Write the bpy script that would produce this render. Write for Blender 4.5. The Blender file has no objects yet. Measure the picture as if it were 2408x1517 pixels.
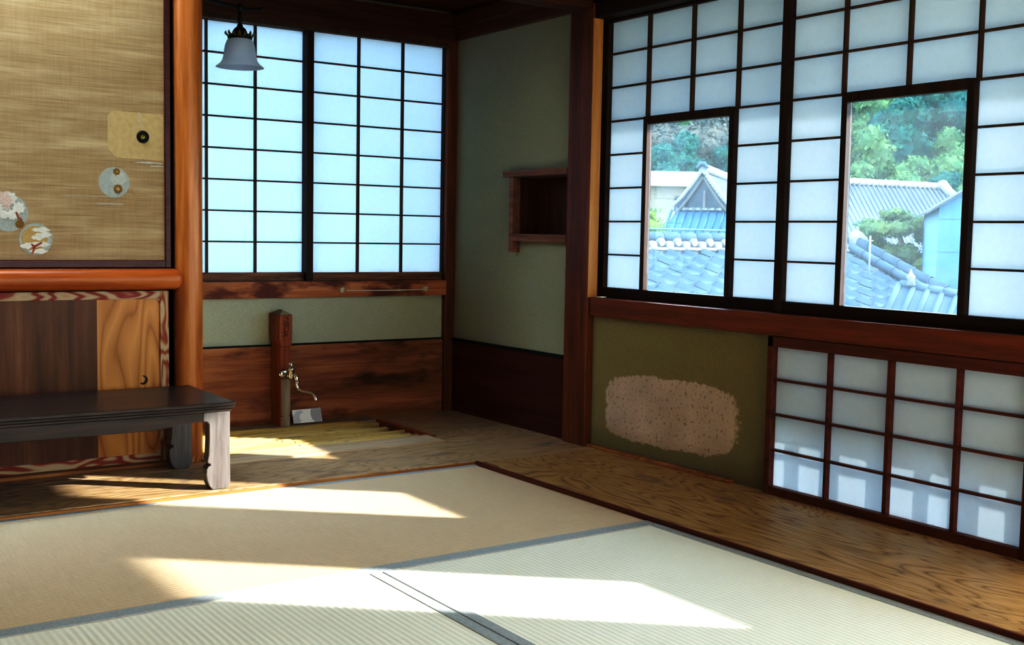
import bpy, bmesh, math, random
from mathutils import Vector, Matrix, noise as mnoise
random.seed(7)
SC = bpy.context.scene
COL = SC.collection
PI = math.pi

# ------------------------------------------------------------------ helpers
class MB:
    """collects geometry in world coordinates, links it as one mesh object"""
    def __init__(s): s.v = []; s.f = []; s.sm = []
    def add(s, vs, fs, smooth=False):
        o = len(s.v); s.v += [tuple(v) for v in vs]
        for f in fs: s.f.append([i + o for i in f]); s.sm.append(smooth)
        return s
    def box(s, x0, x1, y0, y1, z0, z1):
        vs = [(x, y, z) for x in (x0, x1) for y in (y0, y1) for z in (z0, z1)]
        return s.add(vs, [(0,1,3,2),(4,6,7,5),(0,4,5,1),(2,3,7,6),(0,2,6,4),(1,5,7,3)])
    def obox(s, c, size, rot):
        vs = []
        for x in (-.5, .5):
            for y in (-.5, .5):
                for z in (-.5, .5):
                    vs.append(Vector(c) + rot @ Vector((x*size[0], y*size[1], z*size[2])))
        return s.add(vs, [(0,1,3,2),(4,6,7,5),(0,4,5,1),(2,3,7,6),(0,2,6,4),(1,5,7,3)])
    def prism(s, pts, axis, a, b, smooth=False):
        """pts 2D; axis 'y': (x,z) extruded along y from a to b, 'x': (y,z), 'z': (x,y)"""
        def P(p, t):
            return {'y': (p[0], t, p[1]), 'x': (t, p[0], p[1]), 'z': (p[0], p[1], t)}[axis]
        n = len(pts)
        vs = [P(p, a) for p in pts] + [P(p, b) for p in pts]
        fs = [[i, (i+1) % n, n + (i+1) % n, n + i] for i in range(n)]
        s.add(vs, fs, smooth)
        s.add(vs[:n], [list(range(n))]); s.add(vs[n:], [list(range(n))[::-1]])
        return s
    def tube(s, pts, rs, n=12, cap=True):
        pts = [Vector(p) for p in pts]
        if not isinstance(rs, (list, tuple)): rs = [rs]*len(pts)
        vs = []; up = None
        for i, p in enumerate(pts):
            t = (pts[min(i+1, len(pts)-1)] - pts[max(i-1, 0)]).normalized()
            if up is None: up = Vector((0,0,1)) if abs(t.z) < .9 else Vector((1,0,0))
            u = (up - t*up.dot(t)).normalized(); w = t.cross(u); up = u
            for k in range(n):
                a = 2*PI*k/n
                vs.append(p + (u*math.cos(a) + w*math.sin(a))*rs[i])
        fs = []
        for i in range(len(pts)-1):
            for k in range(n):
                fs.append([i*n+k, i*n+(k+1) % n, (i+1)*n+(k+1) % n, (i+1)*n+k])
        s.add(vs, fs, True)
        if cap:
            s.add(vs[:n], [list(range(n))[::-1]]); s.add(vs[-n:], [list(range(n))])
        return s
    def lathe(s, c, prof, n=40, axis='z'):
        vs = []
        for r, h in prof:
            for k in range(n):
                a = 2*PI*k/n
                d = (r*math.cos(a), r*math.sin(a))
                if axis == 'z': vs.append((c[0]+d[0], c[1]+d[1], c[2]+h))
                elif axis == 'y': vs.append((c[0]+d[0], c[1]+h, c[2]+d[1]))
                else: vs.append((c[0]+h, c[1]+d[0], c[2]+d[1]))
        fs = [[i*n+k, i*n+(k+1) % n, (i+1)*n+(k+1) % n, (i+1)*n+k] for i in range(len(prof)-1) for k in range(n)]
        return s.add(vs, fs, True)
    def disc(s, c, r, axis, n=32):
        vs = []
        for k in range(n):
            a = 2*PI*k/n
            d = (r*math.cos(a), r*math.sin(a))
            vs.append({'z': (c[0]+d[0], c[1]+d[1], c[2]), 'y': (c[0]+d[0], c[1], c[2]+d[1]), 'x': (c[0], c[1]+d[0], c[2]+d[1])}[axis])
        return s.add(vs, [list(range(n))])
    def build(s, name, mat, parent=None, bevel=0):
        me = bpy.data.meshes.new(name)
        off = Vector((0,0,0))
        p = parent
        while p is not None: off += p.location; p = p.parent
        me.from_pydata([Vector(v)-off for v in s.v], [], s.f)
        me.polygons.foreach_set('use_smooth', s.sm)
        me.materials.append(mat)
        bm = bmesh.new(); bm.from_mesh(me)
        bmesh.ops.remove_doubles(bm, verts=bm.verts, dist=1e-6)
        bmesh.ops.recalc_face_normals(bm, faces=bm.faces); bm.to_mesh(me); bm.free()
        o = bpy.data.objects.new(name, me); COL.objects.link(o)
        if parent is not None: o.parent = parent
        if bevel:
            m = o.modifiers.new('Bevel', 'BEVEL'); m.width = bevel; m.segments = 2; m.limit_method = 'ANGLE'; m.angle_limit = math.radians(40)
        return o

def tag(o, label=None, cat=None, group=None, kind=None):
    if label: o['label'] = label
    if cat: o['category'] = cat
    if group: o['group'] = group
    if kind: o['kind'] = kind
    return o
def empty(name, loc, label, cat, group=None, kind=None):
    o = bpy.data.objects.new(name, None); COL.objects.link(o); o.location = loc
    o.empty_display_size = .05
    return tag(o, label, cat, group, kind)
def copy_tree(o, parent=None):
    c = o.copy(); COL.objects.link(c); c.parent = parent
    for ch in [x for x in COL.objects if x.parent == o]: copy_tree(ch, c)
    return c
def box(name, mat, *b, parent=None, bevel=0):
    return MB().box(*b).build(name, mat, parent, bevel)
def struct(o): o['kind'] = 'structure'; return o

# ------------------------------------------------------------------ materials
def newmat(name):
    m = bpy.data.materials.new(name); m.use_nodes = True
    nt = m.node_tree; nt.nodes.clear()
    out = nt.nodes.new('ShaderNodeOutputMaterial')
    return m, nt, out
def N(nt, t, **kw):
    n = nt.nodes.new(t)
    for k, v in kw.items():
        if k in n.inputs: n.inputs[k].default_value = v
        else: setattr(n, k, v)
    return n
def L(nt, a, b): nt.links.new(a, b)
def ramp(nt, fac, stops):
    r = nt.nodes.new('ShaderNodeValToRGB'); e = r.color_ramp.elements
    while len(e) > 1: e.remove(e[-1])
    e[0].position = stops[0][0]; e[0].color = (*stops[0][1], 1)
    for p, c in stops[1:]:
        x = e.new(p); x.color = (*c, 1)
    L(nt, fac, r.inputs[0]); return r.outputs[0]
def coords(nt, scale=(1,1,1), loc=(0,0,0), rot=(0,0,0)):
    tc = nt.nodes.new('ShaderNodeTexCoord'); mp = nt.nodes.new('ShaderNodeMapping')
    mp.inputs['Scale'].default_value = scale; mp.inputs['Location'].default_value = loc; mp.inputs['Rotation'].default_value = rot
    L(nt, tc.outputs['Object'], mp.inputs[0]); return mp.outputs[0]
def noise(nt, vec, scale, detail=3, rough=.55, dist=0):
    n = N(nt, 'ShaderNodeTexNoise', Scale=scale, Detail=detail, Roughness=rough, Distortion=dist)
    L(nt, vec, n.inputs['Vector']); return n.outputs['Fac']
def mixc(nt, fac, a, b, mode='MIX'):
    m = nt.nodes.new('ShaderNodeMix'); m.data_type = 'RGBA'; m.blend_type = mode
    for sock, v in ((m.inputs[0], fac), (m.inputs[6], a), (m.inputs[7], b)):
        if isinstance(v, (int, float)): sock.default_value = v
        elif isinstance(v, tuple): sock.default_value = (*v, 1)
        else: L(nt, v, sock)
    return m.outputs[2]
def mathn(nt, op, a, b=0, c=0):
    m = nt.nodes.new('ShaderNodeMath'); m.operation = op
    for i, v in enumerate((a, b, c)):
        if isinstance(v, (int, float)): m.inputs[i].default_value = v
        else: L(nt, v, m.inputs[i])
    return m.outputs[0]
def bsdf(nt, out, color, rough=.6, spec=.4, metal=0, bump=None, bs=.3, bd=.01):
    b = N(nt, 'ShaderNodeBsdfPrincipled', Roughness=rough, Metallic=metal)
    b.inputs['Specular IOR Level'].default_value = spec
    if isinstance(color, tuple): b.inputs['Base Color'].default_value = (*color, 1)
    else: L(nt, color, b.inputs['Base Color'])
    if bump is not None:
        bp = N(nt, 'ShaderNodeBump', Strength=bs, Distance=bd)
        L(nt, bump, bp.inputs['Height']); L(nt, bp.outputs[0], b.inputs['Normal'])
    L(nt, b.outputs[0], out.inputs[0]); return b
def wood(name, dark, mid, light, grain='x', fine=90, rough=.55, spec=.35, contrast=1., blotch=None, bs=.25):
    """grain: axis the fibres run along"""
    m, nt, out = newmat(name)
    s = {'x': (.06, 1, 1), 'y': (1, .06, 1), 'z': (1, 1, .06)}[grain]
    v = coords(nt, s)
    n1 = noise(nt, v, fine, 5, .65, .6)
    n2 = noise(nt, v, fine*.22, 3, .5, .8)
    f = mathn(nt, 'ADD', mathn(nt, 'MULTIPLY', n1, .5), mathn(nt, 'MULTIPLY', n2, .5))
    w = .16/contrast
    c = ramp(nt, f, [(.5-w, dark), (.5, mid), (.5+w, light)])
    if blotch:
        b = noise(nt, coords(nt, tuple(1 if q == 1 else .35 for q in s)), blotch[1], 3, .6)
        c = mixc(nt, ramp(nt, b, [(blotch[2], (0,0,0)), (blotch[2]+.14, (1,1,1))]), c, blotch[0])
    bsdf(nt, out, c, rough, spec, bump=n1, bs=bs, bd=.002)
    return m
def flatgrain(name, cols, scale, band=14, dist=6, grain='x', rough=.5, spec=.4, axis_off=(0,0,0)):
    """flat-sawn cathedral grain"""
    m, nt, out = newmat(name)
    s = {'x': (.22, 1, 1), 'y': (1, .22, 1), 'z': (1, 1, .22)}[grain]
    v = coords(nt, s, axis_off)
    lo = noise(nt, v, scale, 2, .4, .3)
    fr = mathn(nt, 'MULTIPLY', mathn(nt, 'PINGPONG', mathn(nt, 'MULTIPLY', lo, band), .5), 2)
    fine = noise(nt, coords(nt, {'x': (.04,1,1), 'y': (1,.04,1), 'z': (1,1,.04)}[grain]), 160, 3, .6)
    k = mathn(nt, 'ADD', mathn(nt, 'MULTIPLY', fr, .8), mathn(nt, 'MULTIPLY', fine, .25))
    c = ramp(nt, k, cols)
    bsdf(nt, out, c, rough, spec, bump=k, bs=.15, bd=.002)
    return m
def plain(name, col, rough=.5, spec=.4, metal=0, var=.12, sc=25):
    m, nt, out = newmat(name)
    n = noise(nt, coords(nt), sc, 3)
    c = ramp(nt, n, [(.3, tuple(q*(1-var) for q in col)), (.7, tuple(min(1, q*(1+var)) for q in col))])
    bsdf(nt, out, c, rough, spec, metal, bump=n, bs=.06, bd=.002)
    return m
def plaster(name, col, patch=False):
    m, nt, out = newmat(name)
    v = coords(nt)
    n = noise(nt, v, 260, 4, .7); big = noise(nt, v, 3, 3)
    c = ramp(nt, n, [(.3, tuple(q*.8 for q in col)), (.7, tuple(q*1.15 for q in col))])
    c = mixc(nt, mathn(nt, 'MULTIPLY', big, .35), c, tuple(q*.7 for q in col))
    bsdf(nt, out, c, .95, .05, bump=n, bs=.5, bd=.002)
    return m

M = {}
M['post'] = wood('post_red', (.085,.022,.010), (.17,.048,.020), (.26,.085,.035), 'z', 80, .42, .4)
M['postlit'] = wood('pillar_wood', (.26,.085,.022), (.44,.165,.045), (.60,.27,.085), 'z', 45, .34, .5, 1.0)
M['rail'] = wood('rail_red', (.14,.035,.012), (.22,.06,.022), (.30,.085,.032), 'y', 70, .38, .45)
M['railx'] = wood('rail_orange', (.26,.062,.012), (.40,.11,.022), (.52,.17,.04), 'x', 60, .35, .5)
M['beam'] = wood('beam_red', (.05,.014,.008), (.11,.034,.018), (.17,.06,.03), 'x', 60, .5, .3)
M['beamy'] = wood('beam_red_y', (.05,.014,.008), (.11,.034,.018), (.16,.055,.03), 'y', 60, .5, .3)
M['frame'] = wood('shoji_frame_dark', (.015,.006,.004), (.03,.012,.007), (.05,.02,.012), 'y', 90, .5, .3)
M['framez'] = wood('shoji_stile_dark', (.022,.009,.006), (.042,.018,.011), (.075,.035,.02), 'z', 90, .55, .3)
M['kumiko'] = wood('kumiko_wood', (.06,.028,.016), (.10,.05,.028), (.16,.085,.048), 'z', 120, .6, .2)
M['framered'] = wood('low_frame_red', (.09,.020,.010), (.15,.035,.018), (.21,.055,.028), 'y', 90, .45, .4)
M['stained'] = wood('stained_rail', (.08,.035,.02), (.26,.13,.08), (.42,.23,.14), 'x', 90, .55, .3, 1, ((.018,.010,.008), 12, .55))
M['sill'] = wood('sill_rail', (.24,.08,.032), (.46,.18,.08), (.62,.29,.15), 'x', 60, .5, .35, 1, ((.15,.04,.02), 16, .5))
M['lacq'] = wood('maroon_lacquer', (.055,.012,.012), (.075,.018,.018), (.095,.026,.024), 'x', 90, .35, .45)
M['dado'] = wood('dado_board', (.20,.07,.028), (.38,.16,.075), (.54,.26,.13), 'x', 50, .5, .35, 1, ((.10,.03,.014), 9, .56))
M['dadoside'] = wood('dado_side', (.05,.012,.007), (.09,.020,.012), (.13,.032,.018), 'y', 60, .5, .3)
M['shelf'] = wood('shelf_wood', (.15,.065,.045), (.24,.11,.075), (.33,.17,.12), 'y', 90, .55, .3)
M['shelfback'] = wood('shelf_back', (.04,.013,.008), (.10,.035,.018), (.17,.07,.035), 'z', 60, .55, .25)
M['iron'] = plain('blackened_iron', (.02,.022,.02), .45, .5, .6)
M['brass'] = plain('old_brass', (.20,.17,.06), .4, .5, .8)
M['chrome'] = plain('worn_chrome', (.62,.60,.56), .18, .5, 1, .08)
M['porcelain'] = plain('porcelain', (.62,.58,.50), .25, .5)
M['whiterod'] = plain('white_rod', (.72,.70,.68), .3, .5)
M['black'] = plain('black_shadow_gap', (.006,.006,.006), .9, .05)
M['darkline'] = plain('dark_line', (.012,.018,.018), .7, .2)
M['ink'] = plain('black_ink', (.025,.02,.02), .8, .1)
M['nail'] = plain('nail_hole', (.02,.015,.012), .6, .3)
M['cardw'] = plain('card_white', (.95,.96,1.0), .55, .3, 0, .02)
M['cardg'] = plain('card_grey', (.48,.50,.56), .55, .3, 0, .02)
M['cardp'] = plain('card_text', (.60,.42,.45), .6, .2, 0, .02)

# cedar floor boards
def floorboard(name, grain, cols, dark, th):
    m, nt, out = newmat(name)
    s = {'x': (.16, 1, 1), 'y': (1, .16, 1)}[grain]
    f = {'x': (.05, 1, 1), 'y': (1, .05, 1)}[grain]
    lo = noise(nt, coords(nt, s), 4.2, 3, .5, .7)
    fr = mathn(nt, 'PINGPONG', mathn(nt, 'MULTIPLY', lo, 34), .5)
    fine = noise(nt, coords(nt, f), 120, 4, .6)
    k = mathn(nt, 'ADD', mathn(nt, 'MULTIPLY', fr, 1.0), mathn(nt, 'MULTIPLY', fine, .5))
    c = ramp(nt, k, cols)
    st = noise(nt, coords(nt, tuple(.45 if q < 1 else 1 for q in s), (3.1, 1.7, 0)), 9, 4, .6)
    c = mixc(nt, ramp(nt, st, [(th, (0,0,0)), (th+.12, (.8,.8,.8))]), c, dark)
    ro = noise(nt, coords(nt), 14, 3)
    b = bsdf(nt, out, c, .42, .45, bump=k, bs=.3, bd=.0025)
    L(nt, mathn(nt, 'MULTIPLY_ADD', ro, .25, .3), b.inputs['Roughness'])
    return m
M['boardR'] = floorboard('board_right', 'y', [(.20, (.18,.095,.036)), (.38, (.46,.295,.14)), (.8, (.60,.41,.21))], (.28,.20,.14), .60)
M['boardB'] = floorboard('board_back', 'x', [(.20, (.26,.17,.095)), (.38, (.50,.36,.22)), (.8, (.62,.46,.30))], (.19,.165,.145), .56)
M['grey'] = wood('weathered_board', (.28,.23,.16), (.40,.33,.24), (.50,.43,.32), 'x', 90, .6, .25)
M['greylight'] = wood('pale_board', (.48,.36,.25), (.64,.50,.36), (.76,.62,.47), 'x', 90, .6, .25)
M['orange'] = wood('orange_edge', (.24,.10,.035), (.38,.17,.06), (.52,.26,.10), 'x', 90, .45, .4)
M['rededge'] = wood('red_edge', (.10,.022,.012), (.16,.038,.02), (.22,.06,.03), 'y', 90, .45, .4)
M['bench'] = wood('bench_dark', (.022,.014,.012), (.045,.030,.026), (.08,.055,.045), 'x', 70, .30, .55, 1, None, .15)
M['benchleg'] = wood('bench_leg', (.10,.088,.09), (.17,.155,.16), (.25,.23,.23), 'z', 70, .38, .5, 1, None, .15)  # greyer than the top: reflected light on the legs put into the colour

# tatami
def tatami(name, axis, base, dark, rib=.45, period=.015):
    m, nt, out = newmat(name)
    v = coords(nt)
    w = N(nt, 'ShaderNodeTexWave', Scale=2*PI/(20*period), Distortion=.25, Detail=1)
    w.wave_type = 'BANDS'; w.bands_direction = 'Y' if axis == 'x' else 'X'; w.wave_profile = 'SIN'
    w.inputs['Detail Scale'].default_value = 3
    L(nt, v, w.inputs['Vector'])
    s = (1, .03, 1) if axis == 'x' else (.03, 1, 1)     # rushes run across
    n = noise(nt, coords(nt, s), 420, 3, .6)
    big = noise(nt, v, 2.5, 3)
    f = mathn(nt, 'ADD', mathn(nt, 'MULTIPLY', w.outputs['Fac'], rib), mathn(nt, 'MULTIPLY', n, 1-rib))
    c = ramp(nt, f, [(.12, dark), (.6, base), (.95, tuple(min(1, q*1.10) for q in base))])
    c = mixc(nt, mathn(nt, 'MULTIPLY', big, .28), c, tuple(q*.82 for q in base))
    h = mathn(nt, 'ADD', w.outputs['Fac'], mathn(nt, 'MULTIPLY', n, .5))
    bsdf(nt, out, c, .62, .25, bump=h, bs=.32, bd=.0016)
    return m
M['tat1'] = tatami('tatami_tan', 'x', (.76,.62,.46), (.60,.46,.32), .34)  # tan here, pale on the mats whose ribs run the other way
M['tat2'] = tatami('tatami_pale', 'y', (.93,.94,.87), (.80,.81,.73), .32)
M['heri'] = plain('mat_cloth', (.42,.46,.50), .85, .1, 0, .15, 180)
M['heri2'] = plain('mat_cloth_dark', (.12,.135,.13), .85, .1, 0, .2, 180)

# fusuma paper: grass lines on warm paper
def fusuma():
    m, nt, out = newmat('fusuma_paper')
    v = coords(nt, (.02, 1, 1)); n = noise(nt, v, 330, 3, .55)
    v2 = coords(nt, (1, 1, .05)); n2 = noise(nt, v2, 260, 2, .6)
    f = mathn(nt, 'ADD', mathn(nt, 'MULTIPLY', n, .75), mathn(nt, 'MULTIPLY', n2, .25))
    c = ramp(nt, f, [(.30, (.30,.21,.125)), (.5, (.38,.275,.165)), (.70, (.45,.335,.215))])
    # pale mist bands printed on the lower part of the paper
    tc = nt.nodes.new('ShaderNodeTexCoord'); sx = nt.nodes.new('ShaderNodeSeparateXYZ'); L(nt, tc.outputs['Object'], sx.inputs[0])
    g = N(nt, 'ShaderNodeMapRange'); g.inputs['From Min'].default_value = 1.12; g.inputs['From Max'].default_value = .70
    L(nt, sx.outputs['Z'], g.inputs['Value'])
    mist = noise(nt, coords(nt, (.12, 1, 1)), 22, 4, .6)
    mk = mathn(nt, 'MULTIPLY', g.outputs[0], ramp(nt, mist, [(.48, (0,0,0)), (.70, (.35,.35,.35))]))
    c = mixc(nt, mk, c, (.68,.58,.42))
    bsdf(nt, out, c, .8, .15, bump=n, bs=.12, bd=.001)
    return m
M['fusuma'] = fusuma()
M['fuspatch'] = plain('paper_patch', (.50,.385,.22), .8, .12, 0, .08, 60)
M['crest'] = plain('crest_grey_blue', (0.3931, 0.4118, 0.3931), .8, .1, 0, .10, 120)
M['crestring'] = plain('crest_ring', (0.468, 0.468, 0.4306), .8, .1, 0, .08, 120)
M['crestwhite'] = plain('crest_white', (0.6178, 0.599, 0.5616), .8, .1, 0, .08, 120)
M['crestpink'] = plain('crest_pink', (0.5803, 0.468, 0.4212), .8, .1, 0, .15, 200)
M['crestred'] = plain('crest_red', (.34,.11,.07), .8, .1, 0, .2, 100)
M['crestbrown'] = plain('crest_brown', (.25,.15,.055), .7, .1, 0, .4, 300)
M['crestbase'] = plain('crest_base', (0.468, 0.337, 0.1685), .8, .1, 0, .08, 120)
M['doorframe'] = flatgrain('door_frame_red_grain', [(.2, (.30,.05,.035)), (.42, (.36,.10,.06)), (.55, (.50,.34,.22)), (.9, (.56,.42,.28))], 14, 10, grain='x', rough=.5, axis_off=(0,0,0))
M['doorstile'] = flatgrain('door_stile_red_grain', [(.2, (.32,.08,.045)), (.42, (.42,.20,.10)), (.55, (.52,.36,.22)), (.9, (.56,.42,.28))], 18, 8, grain='z', rough=.5)
M['doordark'] = wood('door_dark', (.075,.026,.010), (.15,.058,.024), (.24,.10,.045), 'z', 40, .40, .4)
M['doorlight'] = flatgrain('door_light', [(.10, (.36,.14,.035)), (.30, (.50,.225,.065)), (.8, (.60,.29,.095)), (1.0, (.63,.32,.11))], 5, 14, grain='z', rough=.38)

def paper(name, col=(.80,.84,.88), tr=.55):
    m, nt, out = newmat(name)
    n = noise(nt, coords(nt), 60, 4, .6)
    c = ramp(nt, n, [(.3, tuple(q*.97 for q in col)), (.7, col)])
    d = N(nt, 'ShaderNodeBsdfDiffuse'); t = N(nt, 'ShaderNodeBsdfTranslucent'); mx = N(nt, 'ShaderNodeMixShader')
    L(nt, c, d.inputs[0]); L(nt, c, t.inputs[0]); mx.inputs[0].default_value = tr
    L(nt, d.outputs[0], mx.inputs[1]); L(nt, t.outputs[0], mx.inputs[2]); L(nt, mx.outputs[0], out.inputs[0])
    return m
M['paper'] = paper('shoji_paper', (.75,.84,.91), .225)
M['paperlow'] = paper('shoji_paper_low', (.76,.84,.91), .25)
M['paperfill'] = paper('shoji_paper_fill', (.98,.94,.88), .92)  # extra translucent, so the unseen near windows brighten the room
M['paperfillrear'] = paper('shoji_paper_fill_rear', (.95,.90,.84), .7)  # translucency raised for the added rear screens
M['frost'] = paper('frosted_pane', (.34,.43,.52), .75)
def glass():
    m, nt, out = newmat('window_glass')
    t = N(nt, 'ShaderNodeBsdfTransparent'); t.inputs[0].default_value = (.88,.91,.93,1)
    g = N(nt, 'ShaderNodeBsdfGlossy', Roughness=.02); g.inputs[0].default_value = (1,1,1,1)
    h = N(nt, 'ShaderNodeBsdfTranslucent'); h.inputs[0].default_value = (.75,.88,1,1)  # bluish translucent part stands in for haze over the outdoor view
    n = noise(nt, coords(nt), 12, 3)
    m1 = N(nt, 'ShaderNodeMixShader'); m2 = N(nt, 'ShaderNodeMixShader')
    L(nt, mathn(nt, 'MULTIPLY_ADD', n, .02, .012), m1.inputs[0]); L(nt, t.outputs[0], m1.inputs[1]); L(nt, h.outputs[0], m1.inputs[2])
    m2.inputs[0].default_value = .03; L(nt, m1.outputs[0], m2.inputs[1]); L(nt, g.outputs[0], m2.inputs[2])
    L(nt, m2.outputs[0], out.inputs[0]); return m
M['glass'] = glass()
def shade_glass():
    m, nt, out = newmat('lamp_opal_glass')
    b = bsdf(nt, out, (.78,.84,.92), .25, .5)
    t = N(nt, 'ShaderNodeBsdfTranslucent'); t.inputs[0].default_value = (.88,.93,1,1)
    mx = N(nt, 'ShaderNodeMixShader'); mx.inputs[0].default_value = .8
    L(nt, b.outputs[0], mx.inputs[1]); L(nt, t.outputs[0], mx.inputs[2]); L(nt, mx.outputs[0], out.inputs[0])
    return m
M['opal'] = shade_glass()
M['bulb'] = plain('bulb_glass', (.85,.88,.85), .2, .5, 0, .02)

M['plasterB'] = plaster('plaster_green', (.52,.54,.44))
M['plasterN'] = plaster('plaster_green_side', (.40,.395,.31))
def plaster_patch():
    m, nt, out = newmat('plaster_worn')
    v = coords(nt); n = noise(nt, v, 260, 4, .7)
    base = ramp(nt, n, [(.3, (.26,.225,.125)), (.7, (.37,.325,.19))])
    tc = nt.nodes.new('ShaderNodeTexCoord'); sx = nt.nodes.new('ShaderNodeSeparateXYZ'); L(nt, tc.outputs['Object'], sx.inputs[0])
    e1 = noise(nt, v, 45, 5, .7); e2 = noise(nt, v, 7, 2)
    # tilted rounded patch, superellipse in y,z
    yy = mathn(nt, 'DIVIDE', mathn(nt, 'SUBTRACT', sx.outputs['Y'], 2.93), .352)
    zc = mathn(nt, 'SUBTRACT', mathn(nt, 'SUBTRACT', sx.outputs['Z'], .182), mathn(nt, 'MULTIPLY', mathn(nt, 'SUBTRACT', sx.outputs['Y'], 2.93), -.03))
    zz = mathn(nt, 'DIVIDE', zc, .128)
    r = mathn(nt, 'ADD', mathn(nt, 'POWER', mathn(nt, 'ABSOLUTE', yy), 3.2), mathn(nt, 'POWER', mathn(nt, 'ABSOLUTE', zz), 3.2))
    r = mathn(nt, 'ADD', r, mathn(nt, 'MULTIPLY', mathn(nt, 'SUBTRACT', e1, .5), .8))
    r = mathn(nt, 'ADD', r, mathn(nt, 'MULTIPLY', mathn(nt, 'SUBTRACT', e2, .5), .7))
    mask = ramp(nt, r, [(.86, (1,1,1)), (.97, (0,0,0))])
    pc = ramp(nt, e2, [(.3, (.56,.43,.36)), (.7, (.70,.54,.45))])
    spk = noise(nt, v, 85, 2, .5)
    pc = mixc(nt, ramp(nt, spk, [(.58, (0,0,0)), (.68, (.6,.6,.6))]), pc, (.20,.15,.09))
    c = mixc(nt, mask, base, pc)
    # darker brown low on the wall
    low = N(nt, 'ShaderNodeMapRange'); low.inputs['From Min'].default_value = .10; low.inputs['From Max'].default_value = 0
    L(nt, sx.outputs['Z'], low.inputs['Value'])
    c = mixc(nt, mathn(nt, 'MULTIPLY', low.outputs[0], .5), c, (.12,.09,.05))
    bsdf(nt, out, c, .95, .05, bump=mathn(nt, 'ADD', n, mathn(nt, 'MULTIPLY', mask, -.8)), bs=.5, bd=.003)
    return m
M['plasterW'] = plaster_patch()
M['plasterRoom'] = plaster('plaster_room', (.50,.44,.33))
M['ceil'] = wood('ceiling_cedar', (.48,.38,.26), (.58,.47,.34), (.66,.56,.42), 'x', 40, .6, .2)  # pale tone set so the unseen ceiling bounces light onto the floor

# outdoors
def tiles():
    m, nt, out = newmat('roof_tile_grey')
    n = noise(nt, coords(nt), 6, 4, .6); n2 = noise(nt, coords(nt), 60, 2)
    c = ramp(nt, mathn(nt, 'ADD', mathn(nt, 'MULTIPLY', n, .6), mathn(nt, 'MULTIPLY', n2, .4)), [(.3, (.018,.032,.05)), (.7, (.042,.06,.08))])
    bsdf(nt, out, c, .85, .06); return m
M['tile'] = tiles()
M['tilewhite'] = plain('ridge_mortar', (0.1008, 0.105, 0.1134), .85, .05, 0, .25, 30)
M['tiledark'] = plain('roof_tile_far', (0.0385, 0.0525, 0.077), .85, .05, 0, .1, 5)
M['bluewall'] = plain('blue_grey_cladding', (0.042, 0.0882, 0.126), .85, .05, 0, .04, 1)
M['whitewall'] = plain('white_wall', (0.175, 0.1715, 0.1645), .85, .05, 0, .03, 1)
M['beigewall'] = plain('beige_wall', (0.108, 0.09, 0.0675), .85, .05, 0, .05, 1)
M['gablewood'] = plain('gable_wood', (0.03, 0.036, 0.045), .85, .05, 0, .2, 4)
M['bargeboard'] = plain('barge_board', (0.075, 0.07, 0.07), .85, .05, 0, .1, 4)
M['bark'] = plain('bark', (.16,.12,.09), .9, .1, 0, .3, 8)
M['ground'] = plain('outside_ground', (.20,.22,.16), .9, .1, 0, .2, .5)
def leafmat(name, a, b):
    m, nt, out = newmat(name)
    n = noise(nt, coords(nt), 1.1, 4, .7)
    c = ramp(nt, n, [(.35, a), (.65, b)])
    d = N(nt, 'ShaderNodeBsdfDiffuse'); t = N(nt, 'ShaderNodeBsdfTranslucent'); mx = N(nt, 'ShaderNodeMixShader'); mx.inputs[0].default_value = .3
    L(nt, c, d.inputs[0]); L(nt, c, t.inputs[0]); L(nt, d.outputs[0], mx.inputs[1]); L(nt, t.outputs[0], mx.inputs[2]); L(nt, mx.outputs[0], out.inputs[0])
    return m
M['leafdark'] = leafmat('leaf_teal', (0.0074, 0.0384, 0.0403), (0.0248, 0.0806, 0.0527))
M['leafpale'] = leafmat('leaf_pale_green', (0.031, 0.0744, 0.0403), (0.0806, 0.124, 0.0465))
M['leafbrown'] = leafmat('leaf_brownish', (0.0434, 0.0527, 0.0496), (0.0868, 0.0775, 0.062))
M['leafbright'] = leafmat('leaf_bright_green', (0.0248, 0.0744, 0.0186), (0.0868, 0.1364, 0.0217))
M['leafpine'] = leafmat('leaf_pine', (0.031, 0.0744, 0.0434), (0.0992, 0.124, 0.0434))
M['hill'] = plain('hill_ground', (.018,.045,.038), .95, .05, 0, .3, .2)

# ------------------------------------------------------------------ room constants
CEIL = 2.12
# ============ floor ==========================================================
f = struct(MB().box(-1.7, 2.9, -1.7, 4.6, -.10, -.045).build('floor', M['black']))
def mat(name, x0, x1, y0, y1, m, borders, label, rib):
    e = empty(name, ((x0+x1)/2, (y0+y1)/2, -.045), label, 'tatami mat', None)
    MB().box(x0, x1, y0, y1, -.045, -.012).build('rush_cover', m, e, .003)
    for b in borders:
        MB().box(*b, -.013, -.0105).build('cloth_border', M['heri'], e, .001)
    return e
XR = 2.160
mat('tatami_mat', .30, XR-.003, 2.366, 3.318, M['tat1'], [(.30, XR-.003, 3.299, 3.320), (.30, XR-.003, 2.366, 2.411)],
    'tan tatami mat lying along the raised back floorboard', 'x')
mat('tatami_mat', 1.277, XR-.003, .55, 2.363, M['tat2'], [(1.276, 1.304, .55, 2.363), (XR-.032, XR-.002, .55, 2.363)],
    'pale tatami mat beside the raised board under the windows', 'y')
mat('tatami_mat', .35, 1.271, .55, 2.363, M['tat2'], [(1.242, 1.272, .55, 2.363), (.35, .38, .55, 2.363)],
    'pale tatami mat in the foreground, narrow wedge left of the cloth-edged seam', 'y')
mat('tatami_mat', -1.6, .345, .55, 2.363, M['tat2'], [(.315, .345, .55, 2.363)], 'pale tatami mat beyond the foreground pair', 'y')
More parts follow.
